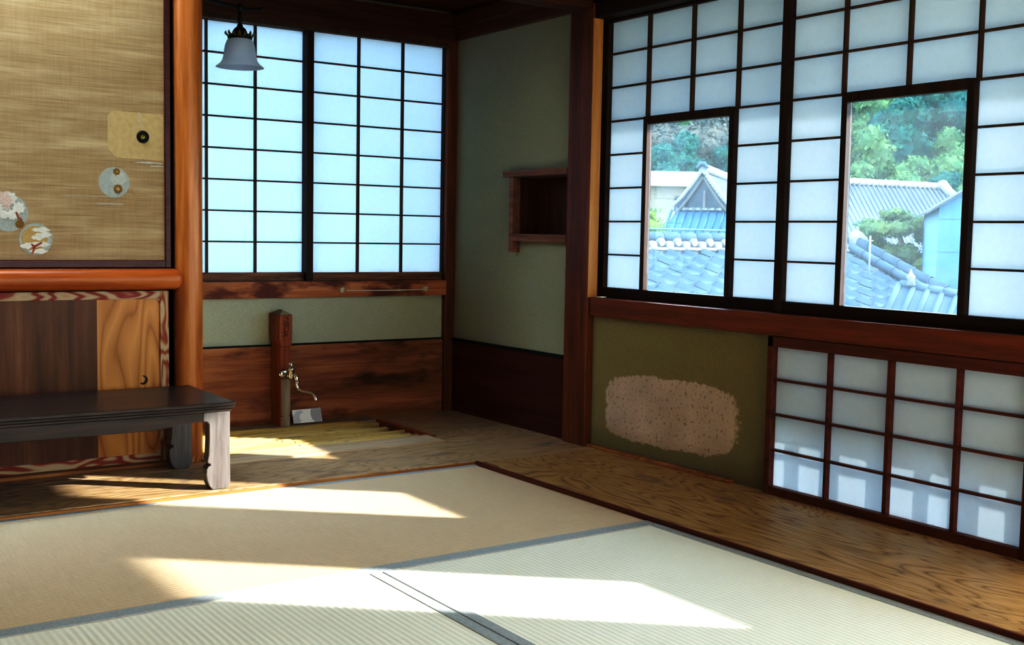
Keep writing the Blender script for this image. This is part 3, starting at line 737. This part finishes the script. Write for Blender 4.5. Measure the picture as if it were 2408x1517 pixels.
def leg(right, y0, y1):
    pr = [(xr, .2405), (xr-.085, .2405), (xr-.085,.2145), (xr-.073, .2125), (xr-.0665, .205), (xr-.066, .16), (xr-.068, .110), (xr-.0715, .094), (xr-.071, .084), (xr-.0635, .0815), (xr-.0625, .076), (xr-.0695,.0735),
          (xr-.0745, .066), (xr-.0755, .05), (xr-.073, .03), (xr-.067, .014), (xr-.060, .005), (xr-.056, 0), (xr-.012, 0), (xr-.003, .008), (xr+.001, .02), (xr, .08)]
    if not right: pr = [(xl+xr-p[0], p[1]) for p in pr][::-1]
    return MB().prism(pr, 'y', y0, y1).build('leg', M['benchleg'], t, .003)
leg(True, 3.347, 3.387); leg(True, 3.700, 3.740); leg(False, 3.347, 3.387); leg(False, 3.700, 3.740)

# ============ lamp ===========================================================
lx, ly = 1.519, 3.90
t = empty('hanging_lamp', (lx, ly, 1.59), 'bell shaped frosted glass lamp on a black iron arm from the round pillar', 'lamp')
zr = 1.3695
prof = [(.0835,0),(.0800,.004),(.0700,.011),(.0615,.022),(.0570,.038),(.0550,.055),(.0515,.075),(.0450,.092),(.0370,.101),(.0300,.104)]
inner = [(r-.0022, h) for r, h in prof][::-1]
MB().lathe((lx, ly, zr), prof+inner, 48).build('glass_shade', M['opal'], t)
MB().lathe((lx, ly, zr+.022), [(.0005,0),(.012,.003),(.020,.012),(.022,.024),(.016,.040),(.012,.055),(.012,.075)], 24).build('bulb', M['bulb'], t)
MB().lathe((lx, ly, zr+.098), [(.040,-.002),(.0425,.002),(.0425,.010),(.036,.013),(.027,.020),(.023,.030),(.018,.038),(.010,.043),(.0105,.048),(.0075,.052)], 32).build('socket_cup', M['iron'], t)
cr_ = MB()
for k in range(16):
    a = 2*PI*k/16
    for (da, r0, r1, h0, h1) in ((.15, .0415, .0535, .104, .116), (.07, .0535, .0525, .115, .122)):
        P0 = [(lx+r0*math.cos(a-da), ly+r0*math.sin(a-da), zr+h0), (lx+r0*math.cos(a+da), ly+r0*math.sin(a+da), zr+h0), (lx+r1*math.cos(a+da*.7), ly+r1*math.sin(a+da*.7), zr+h1), (lx+r1*math.cos(a-da*.7), ly+r1*math.sin(a-da*.7), zr+h1)]
        Q0 = [(lx+(p[0]-lx)*.96, ly+(p[1]-ly)*.96, p[2]) for p in P0]
        cr_.add(P0+Q0, [(0,1,2,3),(7,6,5,4),(0,4,5,1),(1,5,6,2),(2,6,7,3),(3,7,4,0)])
cr_.build('crown_gallery', M['brass'], t)
MB().tube([(lx, ly, zr+.148), (lx, ly, 1.575)], .0063, 12).build('stem', M['iron'], t)
zb = 1.581
MB().tube([(1.338, 3.842, zb+.006), (1.38, 3.86, zb+.004), (1.44, 3.884, zb-.001), (lx-.01, ly, zb-.004), (lx+.03, ly+.003, zb-.007), (lx+.065, ly+.006, zb-.003), (lx+.09, ly+.008, zb+.006)], [.0065,.0062,.006,.006,.0058,.0052,.0042], 12).build('arm', M['iron'], t)
MB().lathe((lx, ly, zb-.014), [(.0005,-.004),(.008,-.003),(.0105,.004),(.0105,.016),(.006,.024),(.0005,.026)], 20).build('arm_hub', M['iron'], t)

# ============ rest of the room (behind and beside the camera) ================
struct(box('ceiling', M['ceil'], -1.7, 2.8, -1.7, 3.42, CEIL, CEIL+.05))
struct(box('wall_left', M['plasterRoom'], -1.72, -1.6, -1.7, 3.95, -.05, CEIL))
struct(MB().box(-1.7, .45, -1.72, -1.6, -.05, CEIL).box(2.4, 2.8, -1.72, -1.6, -.05, CEIL).box(.45, 2.4, -1.72, -1.6, 1.9, CEIL).build('wall_rear', M['plasterRoom']))
for i in range(2):  # rear screens added as a large soft fill light, out of view
    a = .45 + i*.975; b2 = a+.975
    e = empty('window_%d' % (8+i), ((a+b2)/2, -1.63, 0), 'tall shoji screen added in the unseen rear wall for fill light', 'shoji window', 'added rear fill screens', 'structure')
    k = MB()
    k.box(a, a+.03, -1.66, -1.63, -.03, 1.9).box(b2-.03, b2, -1.66, -1.63, -.03, 1.9).box(a, b2, -1.66, -1.63, 1.86, 1.9).box(a, b2, -1.66, -1.63, -.03, .06)
    k.build('frame', M['framez'], e)
    k = MB()
    for j in range(1, 4): k.box(a+j*.24, a+j*.24+.006, -1.65, -1.635, .06, 1.86)
    for j in range(1, 9): k.box(a+.03, b2-.03, -1.65, -1.635, .06+j*.2, .066+j*.2)
    k.build('lattice', M['kumiko'], e)
    MB().box(a+.02, b2-.02, -1.653, -1.652, .05, 1.87).build('paper', M['paperfillrear'], e)

# ============ outside, near: eave and low railing =============================
ev = MB().box(2.80, 3.66, -2.5, 5.0, 1.735, 1.78)
struct(ev.build('eave_board', M['gablewood']))
struct(MB().box(2.80, 2.90, -2.5, 5.0, 1.60, 3.2).build('wall_outer_upper', M['plasterRoom']))
XO = 2.80
rl = empty('low_railing', (XO, 2.0, 0), 'low outer railing seen as soft shadows through the low shoji', 'railing')
SH = .134*(XO-2.703)/.134
def occ(y, z, X=XO):       # where the sun ray reaching (2.703, y, z) crosses x = X
    dx = X-2.703; return (y - dx*.86, z + dx*.617)
yy = lambda y: occ(y, 0)[0]
zz = lambda z: occ(0, z)[1]
m_ = MB()
m_.box(XO, XO+.010, 1.35, 2.52, zz(.170), zz(.262))
m_.box(XO, XO+.010, 1.35, 2.52, zz(.1125), zz(.130))
m_.build('lower_rail', M['frost'], rl)
m_ = MB()
for a, b2 in ((2.3835,2.3324),(2.2435,2.1797),(2.0744,2.0056),(1.915,1.8726),(1.804,1.7205),(1.6335,1.58)):
    MB().box(XO, XO+.010, yy(b2), yy(a), 0, zz(.262)).build('baluster', M['frost'], rl)
MB().box(XO+.01, XO+.014, 1.35, 2.52, zz(.262), .59).build('shade_panel', M['frost'], rl)  # unseen panel, added to dim the light on the low paper
for y in (2.40, 2.08, 1.86, 1.56): MB().box(XO+.025, XO+.05, y-.035, y+.01, .28, .59).build('outer_bar', M['bluewall'], rl)
MB().box(XO+.025, XO+.05, 1.35, 2.52, .40, .425).build('crossbar', M['bluewall'], rl)

# ============ outdoors =========================================================
struct(box('ground', M['ground'], 2.9, 260, -120, 300, -4.6, -4.5))

# near tiled roof: ridge along x at y=10.55, slope towards -y
def tile_field(x0, x1, y_top, z_top, slope, rows, course=.235, pitch=.29):
    mb = MB(); nseg = 6
    cols = int((x1-x0)/pitch)
    L_ = math.hypot(1, slope)
    for r in range(rows):
        d0 = r*course; d1 = d0+course*1.12
        lift0, lift1 = .0, .048
        for c in range(cols):
            xa = x0+c*pitch
            pr = []
            for k in range(nseg+1):
                u = k/nseg
                h = .062*math.sin(PI*min(1, u/.42))**1.2 if u < .42 else -.022*math.sin(PI*(u-.42)/.58)
                pr.append((xa+u*pitch, h + .012*random.random()*0))
            vs = []
            j = random.uniform(-.006, .006)
            for (dd, lf) in ((d0, lift0), (d1, lift1), (d1, lift1-.045)):
                for (px, h) in pr:
                    y = y_top - dd/L_; z = z_top - slope*dd/L_ + (h + lf + j)
                    vs.append((px, y, z))
            n1 = nseg+1
            fs = [[q*n1+k, q*n1+k+1, (q+1)*n1+k+1, (q+1)*n1+k] for q in range(2) for k in range(nseg)]
            mb.add(vs, fs, False)
    return mb
rf = empty('tiled_roof_house', (10.5, 8, -4.5), 'near grey tiled roof with decorated ridge sloping toward the window', 'roof')
tile_field(6.0, 13.15, 10.45, .62, .43, 29).build('roof_tiles', M['tile'], rf)
MB().add([(6,10.55,.60),(13.1,10.55,.60),(13.1,4.2,.60-.43*6.35),(6,4.2,.60-.43*6.35),(6,10.55,-4.5),(13.1,10.55,-4.5),(13.1,4.2,-4.5),(6,4.2,-4.5),(6,16,-1.8),(13.1,16,-1.8),(6,16,-4.5),(13.1,16,-4.5)],
         [(0,1,2,3),(3,2,6,7),(1,9,11,6,2),(0,3,7,10,8),(0,8,9,1),(8,10,11,9)]).build('walls', M['beigewall'], rf)
rg = MB()
rg.box(5.9, 13.05, 10.42, 10.68, .60, .66)
for i in range(26):
    xx = 5.95+i*.275
    rg.tube([(xx+.05, 10.40, .700), (xx+.05, 10.55, .700)], .055, 10); rg.tube([(xx+.19, 10.41, .740), (xx+.19, 10.55, .740)], .050, 10)
    rg.tube([(xx+.0, 10.40, .655), (xx+.27, 10.40, .655)], .022, 6)
rg.build('ridge_ornament_tiles', M['tilewhite'], rf)
rg = MB()
for i in range(26):
    xx = 5.95+i*.275; rg.tube([(xx, 10.52, .800), (xx+.25, 10.52, .800), (xx+.275, 10.52, .800)], [.060, .066, .055], 10)
rg.build('ridge_cap', M['tile'], rf)
MB().tube([(5.9, 10.50, .905), (13.0, 10.50, .895)], .012, 8).build('ridge_wire', M['bluewall'], rf)
# descending verge ridge
vr = MB(); sl = .43; LL = math.hypot(1, sl)
for i in range(24):
    d0 = i*.27; d1 = d0+.29
    A = lambda d, x, h: (x, 10.45-d/LL, .70-sl*d/LL+h)
    vr.tube([A(d0, 13.10, .10), A(d1-.02, 13.10, .10), A(d1, 13.10, .11)], [.075, .085, .09], 10)
    vr.tube([A(d0, 12.97, .02), A(d1, 12.97, .02)], [.06, .07], 8)
    vr.tube([A(d0, 13.23, .02), A(d1, 13.23, .02)], [.06, .07], 8)
    vr.tube([A(d0+.1, 13.0, .04), A(d0+.1, 13.38, -.03)], .05, 8)
vr.build('verge_ridge', M['tile'], rf)
og = MB().lathe((13.12, 10.45, .80), [(.02,-.10),(.12,-.08),(.15,0),(.11,.05),(.06,.07),(.01,.07)], 16, 'y')
og.tube([(13.0,10.42,.80),(13.12,10.40,.90),(13.26,10.40,.82),(13.30,10.4,.72)], [.03,.04,.04,.03], 8)
og.build('end_ornament', M['tilewhite'], rf)
an = MB().tube([(12.434, 9.67, .25), (12.434, 9.67, .87)], .012, 8).tube([(12.40, 9.69, .80), (12.47, 9.65, .80)], .008, 6)
tag(an.build('roof_antenna', M['tilewhite']), 'thin pale antenna rod standing above the descending roof ridge', 'antenna')

# temple-like gable roof beyond
tr = empty('gabled_temple_hall', (23.5, 24, -4.5), 'grey gabled temple hall with ornate end tile beyond the near roof', 'building')
px_, py_, pz_ = 21.33, 22.0, 2.55
def obl(dx, dy, z): return (px_+dx, py_+dy, z)
# gable faces -x,-y diagonal: gable plane direction u, ridge direction r
u = Vector((.60, -.80, 0)); rdir = Vector((.80, .60, 0))
G = Vector((px_, py_, 0))
def gp(a, z, back=0): q = G + u*a + rdir*back; return (q.x, q.y, z)
prof_l = [(-.05, 2.50), (-.20, 2.27), (-.38, 2.03), (-.56, 1.80), (-.76, 1.60)]
prof_r = [(-p[0], p[1]) for p in prof_l]
vs = []; fs = []
allp = prof_l[::-1] + [(0, 2.54)] + prof_r
for p in allp: vs.append(gp(p[0], p[1], 0))
for p in allp: vs.append(gp(p[0], p[1], 7))
n = len(allp)
for p in allp: vs.append(gp(p[0], p[1]-.10, 0))
for p in allp: vs.append(gp(p[0], p[1]-.10, 7))
for i in range(n-1):
    fs += [[i, i+1, n+i+1, n+i], [2*n+i, 3*n+i, 3*n+i+1, 2*n+i+1], [i, 2*n+i, 2*n+i+1, i+1]]
MB().add(vs, fs).build('gable_roof', M['tiledark'], tr)
bb = MB()
for sgn in (-1, 1):
    pts = [(sgn*abs(p[0]), p[1]) for p in [(0, 2.54)] + prof_l]
    bb.tube([gp(a, z+.03, -.10) for a, z in pts], .055, 8)
bb.build('verge_tiles', M['tilewhite'], tr)
row = MB()
for i in range(13):
    t_ = i/12; a = .06+.70*t_; z = 2.46 - .88*t_ - .03*math.sin(PI*t_)
    row.tube([gp(a, z+.03, -.18), gp(a, z+.03, .25)], .045, 8)
row.build('round_eave_tiles', M['tilewhite'], tr)
b3 = MB()
for sgn in (-1, 1):
    pts = [(sgn*abs(p[0])*.93, p[1]-.14) for p in [(0, 2.54)] + prof_l]
    b3.tube([gp(a, z, .02) for a, z in pts], .05, 6)
b3.build('barge_board', M['bargeboard'], tr)
MB().add([gp(-.72, 1.50, .12), gp(.72, 1.50, .12), gp(.37, 1.93, .12), gp(0, 2.40, .12), gp(-.37, 1.93, .12)], [(0,1,2,3,4)]).build('gable_wall', M['gablewood'], tr)
MB().obox(gp(0.05, 1.80, .05), (.06, .06, .5), Matrix.Identity(3)).build('gable_post', M['bargeboard'], tr)
rgd = MB().tube([gp(0, 2.60, -.15), gp(0, 2.60, 7)], .10, 10).tube([gp(0, 2.70, -.05), gp(0, 2.70, 7)], .07, 8)
rgd.build('ridge', M['tilewhite'], tr)
MB().tube([gp(-.14, 2.62, -.2), gp(-.05, 2.74, -.2), gp(.05, 2.74, -.2), gp(.14, 2.62, -.2)], [.04,.06,.06,.04], 8).build('end_ornament', M['tile'], tr)
# lower roof skirt, in shade, bluish
sk = MB().add([gp(-.95, .75, -1.2), gp(6, .75, -1.2), gp(6, 1.50, .1), gp(-.70, 1.50, .1)], [(0,1,2,3)])
for i in range(34):
    a = -.85+.2*i
    sk.tube([gp(a, .79, -1.2), gp(a+.02, 1.52, .08)], .035, 6)
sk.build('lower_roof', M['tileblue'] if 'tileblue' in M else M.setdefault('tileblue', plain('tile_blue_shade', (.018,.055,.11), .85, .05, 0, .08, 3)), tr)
rs = MB(); rs.tube([gp(-.7, 1.55, .06), gp(6, 1.55, .06)], .03, 6)
for i in range(34): rs.obox(gp(-.65+.19*i, 1.56, .05), (.11, .11, .07), Matrix.Identity(3))
rs.build('roof_edge_tiles', M['tilewhite'], tr)
MB().add([gp(-.7, -4.5, -.2), gp(6, -4.5, -.2), gp(6, .9, -.2), gp(-.7, .9, -.2), gp(-.7, -4.5, 7), gp(6, -4.5, 7), gp(6, .9, 7), gp(-.7, .9, 7)],
         [(0,1,2,3),(1,5,6,2),(5,4,7,6),(4,0,3,7),(3,2,6,7)]).build('walls', M['bluewall'], tr)

# white flat building behind
wb = empty('white_building', (32, 35, -4.5), 'low white flat-roofed building behind the gabled hall', 'building')
V1, V2 = Vector((29.6, 34.62, 0)), Vector((34.5, 31.3, 0)); nn = Vector((.55, .83, 0))
def wp(t, z, b=0): q = V1 + (V2-V1)*t + nn*b; return (q.x, q.y, z)
MB().add([wp(-.3,2.80,-.4), wp(1,2.80,-.4), wp(1,3.38,-.4), wp(-.3,3.38,-.4), wp(-.3,2.80,8), wp(1,2.80,8), wp(1,3.38,8), wp(-.3,3.38,8)],
         [(0,1,2,3),(3,2,6,7),(0,4,5,1),(1,5,6,2),(0,3,7,4)]).build('roof_fascia', M['whitewall'], wb)
MB().add([wp(-.2,-4.5), wp(1,-4.5), wp(1,2.8), wp(-.2,2.8), wp(-.2,-4.5,7), wp(1,-4.5,7)], [(0,1,2,3),(0,4,5,1)]).build('wall', M['beigewall'], wb)
MB().add([wp(.30,2.1,-.02), wp(.42,2.1,-.02), wp(.42,2.42,-.02), wp(.30,2.42,-.02)], [(0,1,2,3)]).build('window_opening', M['gablewood'], wb)

# large grey roof in the wide pane
gr = empty('grey_roofed_hall', (24, 18, -4.5), 'broad grey roofed hall with a long white ridge below the wooded hill', 'building')
A1, A2 = Vector((21.9, 19.09, 0)), Vector((24.72, 17.16, 0)); dn = Vector((-.56, -.82, 0))
def rp_(t, z, f): q = A1 + (A2-A1)*t + dn*f; return (q.x, q.y, z)
g_ = MB().add([rp_(-.4,2.24,0), rp_(1,2.12,0), rp_(1.03,.3,3.2), rp_(-.4,.3,3.2), rp_(-.4,.3,-3), rp_(1,.3,-3)], [(0,1,2,3),(0,4,5,1)])
for i in range(42):
    t_ = -.38+i*.0335
    g_.tube([rp_(t_, 2.24-.09*max(0,t_), .03), rp_(t_, .31, 3.2)], .020, 6)
g_.build('roof_slope', plain('roof_pale_grey', (.055,.065,.085), .85, .05, 0, .06, 2), gr)
g_ = MB()
for i in range(30):
    t_ = -.4+i*.047
    g_.tube([rp_(t_, 2.28-.12*max(0, t_)+random.uniform(-.01,.01), 0), rp_(t_+.05, 2.28-.12*max(0,t_), 0)], [.10,.085], 8)
g_.build('white_ridge', M['whitewall'], gr)
MB().tube([rp_(1.0, 2.22, 0), rp_(1.02, 2.02, .3), rp_(1.06, 1.80, .7)], [.13,.11,.08], 10).lathe(rp_(1.0, 2.14, .0), [(.01,-.1),(.14,-.05),(.16,.05),(.06,.16),(.01,.18)], 12).build('end_ornament', M['tilewhite'], gr)
MB().add([rp_(-.4,-4.5,3), rp_(1,-4.5,3), rp_(1,.4,3), rp_(-.4,.4,3), rp_(1,-4.5,-3), rp_(1,2.1,0), rp_(1,.4,-3)], [(0,1,2,3),(1,4,6,5,2)]).build('walls', M['beigewall'], gr)

# blue-grey clad house with a gable verge
bh = empty('blue_clad_house', (14.6, 9.2, -4.5), 'plain blue-grey clad house wall under a slanting eave', 'building')
B1 = Vector((14.03, 9.79, 0)); bd = Vector((.62, -.785, 0)); bk = Vector((.785, .62, 0))
def bp(a, z, b=0): q = B1 + bd*a + bk*b; return (q.x, q.y, z)
MB().add([bp(.02,-4.5), bp(6,-4.5), bp(6,1.7), bp(1.5,2.22), bp(.02,1.30), bp(.02,-4.5,4), bp(.02,1.30,4), bp(1.5,2.22,4), bp(6,1.7,4), bp(6,-4.5,4)],
         [(0,1,2,3,4),(0,4,6,5),(4,3,7,6),(3,2,8,7)]).build('clad_wall', M['bluewall'], bh)
for z in (.2, .66, 1.12):
    MB().add([bp(.03,z,-.005), bp(5.9,z,-.005), bp(5.9,z+.008,-.005), bp(.03,z+.008,-.005)], [(0,1,2,3)]).build('cladding_seam', M['tiledark'], bh)
MB().prism([(0,0)]*3, 'z', 0, 0) if 0 else None
MB().add([bp(-.10,1.215,-.12), bp(1.5,2.24,-.12), bp(1.5,2.28,-.12), bp(-.10,1.250,-.12), bp(-.10,1.215,4), bp(1.5,2.24,4), bp(1.5,2.28,4), bp(-.10,1.25,4)],
         [(0,1,2,3),(3,2,6,7),(0,4,5,1),(0,3,7,4)]).build('roof_eave', M['gablewood'], bh)

# little roofs at the lower corner of the wide pane
lr = empty('small_tiled_roof', (11.4, 7.9, -4.5), 'small bluish tiled roof corner below the pine tree', 'roof')
q = MB()
c1 = Vector((11.40, 8.42, .30))
for k in range(9):
    a = c1 + Vector((.09*k, -.13*k, -.026*k)); b2_ = a + Vector((.09, -.13, -.026))
    q.tube([a, b2_], [.05, .06], 8)
for k in range(10):
    a = c1 + Vector((.09*k, -.13*k, -.03*k)); q.tube([a, a + Vector((-.55, -.25, -.30))], .04, 6); q.tube([a, a + Vector((.6, .1, -.20))], .04, 6)
q.add([c1, c1+Vector((.9,-1.3,-.30)), c1+Vector((.35,-1.55,-.62)), c1+Vector((-.55,-.25,-.33))], [(0,1,2,3)])
q.add([c1, c1+Vector((.9,-1.3,-.30)), c1+Vector((1.6,-1.1,-.55)), c1+Vector((.7,.2,-.30))], [(0,1,2,3)])
q.build('roof_tiles', M['tile'], lr)
MB().lathe((11.44, 8.30, .33), [(.01,-.05),(.06,-.04),(.04,.03),(.055,.06),(.02,.10),(.008,.15)], 12).build('ridge_finial', M['tilewhite'], lr)
MB().box(11.1, 12.2, 7.0, 8.3, -4.5, -.15).build('walls', M['bluewall'], lr)

# ------------------------------------------------------------------ trees
def ico(sub):
    bm = bmesh.new(); bmesh.ops.create_icosphere(bm, subdivisions=sub, radius=1)
    v = [x.co.copy() for x in bm.verts]; fcs = [[q.index for q in fc.verts] for fc in bm.faces]; bm.free(); return v, fcs
IV, IF = ico(2)
def crown(mb, c, r, seed, leaf, nleaf, flat=1.0):
    off = Vector((seed*3.7, seed*1.3, seed*2.1))
    vs = []
    for v in IV:
        k = 1+.35*mnoise.noise(v*1.8+off)
        vs.append(Vector(c) + Vector((v.x*r*k*.9, v.y*r*k*.9, v.z*r*k*.9*flat)))
    mb.add(vs, IF, False)
    rnd = random.Random(seed)
    for _ in range(nleaf):
        d = Vector((rnd.gauss(0,1), rnd.gauss(0,1), rnd.gauss(0,1))).normalized()
        k = (1+.35*mnoise.noise(d*1.8+off))*rnd.uniform(.85, 1.10)
        p = Vector(c) + Vector((d.x*r*k, d.y*r*k, d.z*r*k*flat))
        a = Vector((rnd.uniform(-1,1), rnd.uniform(-1,1), rnd.uniform(-1,1))).normalized(); b = a.cross(d).normalized()
        s = leaf*rnd.uniform(.6, 1.4)
        mb.add([p-a*s, p+b*s*.6, p+a*s, p-b*s*.6], [(0,1,2,3)])
def tree(name, kind, loc, R, H, label, cat, group=None, seed=1, nleaf=160, blobs=9, leaf=None, flat=.85):
    t = empty(name, loc, label, cat, group)
    rnd = random.Random(seed); mb = MB(); L0 = Vector(loc)
    leaf = leaf or R*.07
    for i in range(blobs):
        a = rnd.uniform(0, 2*PI); rr_ = rnd.uniform(.1, .62)*R; h = H*(.45+.5*(i/blobs))
        taper = 1-.55*(i/blobs)
        crown(mb, L0+Vector((math.cos(a)*rr_*taper, math.sin(a)*rr_*taper, h)), R*.48*rnd.uniform(.75, 1.1)*(.65+.35*taper), seed*17+i, leaf, nleaf, flat)
    mb.build('foliage', M[kind], t)
    MB().tube([L0, L0+Vector((.02*H, 0, H*.35)), L0+Vector((0, .02*H, H*.75))], [R*.09, R*.07, R*.03], 8).build('trunk', M['bark'], t)
    return t
# hill
hl = MB()
nx_, ny_ = 30, 14
vs = []
for i in range(nx_+1):
    for j in range(ny_+1):
        az = math.radians(30 + 38*i/nx_); D = 70 + 170*j/ny_
        z = -4.5 + 40*min(1, max(0, (D-80)/150))**.95 + 2.5*mnoise.noise(Vector((D*.02*math.sin(az), D*.02*math.cos(az), 0)))
        if j == 0: z = -4.6
        vs.append((D*math.sin(az), D*math.cos(az), z))
fs = [[i*(ny_+1)+j, (i+1)*(ny_+1)+j, (i+1)*(ny_+1)+j+1, i*(ny_+1)+j+1] for i in range(nx_) for j in range(ny_)]
hl.add(vs, fs, True); struct(hl.build('hillside', M['hill']))
kinds = [('leafdark', 'dark evergreen tree on the far wooded hillside', 'dark evergreen hillside trees'),
         ('leafpale', 'pale green bushy tree on the far wooded hillside', 'pale green hillside trees'),
         ('leafbrown', 'brownish leafless looking tree on the far wooded hillside', 'brownish hillside trees')]
protos = []
for k, (m_k, lab, grp) in enumerate(kinds):
    protos.append(None)
rnd = random.Random(11)
def hz(D, az):
    z = -4.5 + 40*min(1, max(0, (D-80)/150))**.95
    return z
def put(k, D, az, s):
    x, y = D*math.sin(math.radians(az)), D*math.cos(math.radians(az))
    loc = (x, y, hz(D, math.radians(az))-1.0)
    if protos[k] is None:
        protos[k] = tree('hillside_tree', kinds[k][0], loc, 3.4, 7.5 if k else 8.5, kinds[k][1], 'tree', kinds[k][2], seed=5+k, nleaf=210, blobs=11, leaf=.26)
        o = protos[k]
    else:
        o = copy_tree(protos[k]); o.location = loc
    o.rotation_euler.z = rnd.uniform(0, 6.28); o.scale = (s, s, s*rnd.uniform(.9, 1.15))
for row_, D in enumerate((95, 104, 114, 125, 137, 150, 164)):
    n_az = 9
    for c in range(n_az):
        az = 40.2 + (c + (.5 if row_ % 2 else 0))*2.15 + rnd.uniform(-.4, .4)
        if az < 46.5: k = rnd.choices((0, 1, 2), ((6, 2, 2) if row_ > 1 else (8, 1, 1)))[0]
        elif row_ <= 1: k = rnd.choices((0, 1), (1, 9))[0]
        elif row_ == 2: k = rnd.choices((0, 1), (4, 6))[0]
        else: k = rnd.choices((0, 1), (7, 3))[0]
        put(k, D+rnd.uniform(-3, 3), az, rnd.uniform(.8, 1.15)*D/112)
# bush at the narrow pane
tree('garden_tree', 'leafbright', (11.75, 13.7, -4.5), 1.0, 6.35, 'bright green leafy tree in front of the white building', 'tree', seed=3, nleaf=420, blobs=14, leaf=.045)
# pine
t = empty('pine_tree', (17.1, 12.6, -4.5), 'cloud-pruned pine tree with layered pads before the grey roofed hall', 'tree')
mb = MB()
pads = [(16.75,12.75,1.02,.50,.17),(17.25,12.52,1.12,.30,.12),(17.60,12.22,.90,.45,.22),(17.05,12.70,.62,.45,.20),(16.62,12.95,.78,.32,.14),(17.45,12.40,.40,.52,.24),(16.95,12.60,.30,.35,.16),(17.65,12.15,.05,.50,.22),(17.15,12.5,.02,.35,.14),(16.6,12.9,.45,.30,.12),(17.0,12.7,1.25,.28,.10)]
for i, (x, y, z, r, h) in enumerate(pads):
    for j in range(4):
        a = j*1.7+i; crown(mb, (x+.45*r*math.cos(a), y+.45*r*math.sin(a), z+random.uniform(-.05,.05)), r*.52, 60+i*5+j, .035, 260, h/r*1.6)
mb.build('foliage', M['leafpine'], t)
MB().tube([(17.1,12.6,-4.5),(17.2,12.55,-1.5),(17.05,12.6,0),(17.15,12.6,.6),(17.0,12.7,1.15)], [.16,.14,.10,.06,.03], 8).tube([(17.05,12.6,0),(17.4,12.4,.2),(17.6,12.2,.4)], [.05,.04,.02], 6).tube([(17.1,12.6,.3),(16.8,12.8,.6),(16.6,12.95,.7)], [.045,.03,.02], 6).build('trunk', M['bark'], t)

# ------------------------------------------------------------------ light
sun = bpy.data.lights.new('sun', 'SUN'); so = bpy.data.objects.new('sun', sun); COL.objects.link(so)
el = math.atan(.468); ce, se = math.cos(el), math.sin(el)
dirv = Vector((-.758*ce, .652*ce, -se))
so.rotation_euler = dirv.to_track_quat('-Z', 'Y').to_euler(); so.location = (20, -10, 15)
sun.energy = 5.4; sun.angle = math.radians(.9); sun.color = (1, .90, .76)
w = bpy.data.worlds.new('World'); SC.world = w; w.use_nodes = True
nt = w.node_tree; nt.nodes.clear()
bg = nt.nodes.new('ShaderNodeBackground'); wo = nt.nodes.new('ShaderNodeOutputWorld')
bg.inputs[0].default_value = (.66, .85, 1.0, 1); bg.inputs[1].default_value = 5.2
nt.links.new(bg.outputs[0], wo.inputs[0])

# ------------------------------------------------------------------ camera
cam = bpy.data.cameras.new('camera'); co = bpy.data.objects.new('camera', cam); COL.objects.link(co)
cam.sensor_width = 36; cam.lens = 2675/2408*36; cam.clip_start = .05; cam.clip_end = 600
R_ = Matrix(((0.8221290971288949, 0.02901257025803882, -0.5685613585366581), (-0.569007564667318, 0.07394241230721821, -0.8190011666741124), (0.01827946950532125, 0.9968404036901852, 0.07729858061693193)))
co.matrix_world = Matrix.Translation((0, 0, .8)) @ R_.to_4x4()
SC.camera = co

# ------------------------------------------------------------------ view
vs_ = SC.view_settings
vs_.view_transform = 'Standard'; vs_.look = 'None'; vs_.exposure = 1.7; vs_.gamma = 1.0
vs_.use_curve_mapping = True
cm = vs_.curve_mapping
WL = 4.0
cm.white_level = (WL, WL, WL)
c = cm.curves[3]
# shoulder: (scene / WL) -> display linear
import json
pts = [(0, 0), (.016/WL, .003), (.05/WL, .021), (.1/WL, .066), (.2/WL, .20), (.4/WL, .46), (.7/WL, .67), (1.1/WL, .82), (1.6/WL, .94), (2.4/WL, .99), (1, 1)]
c.points[0].location = pts[0]; c.points[1].location = pts[-1]
for p in pts[1:-1]: c.points.new(*p)
cm.update()
SC.cycles.max_bounces = 10; SC.cycles.diffuse_bounces = 6; SC.cycles.transparent_max_bounces = 12
SC.cycles.caustics_reflective = False; SC.cycles.caustics_refractive = False
SC.cycles.sample_clamp_indirect = 8
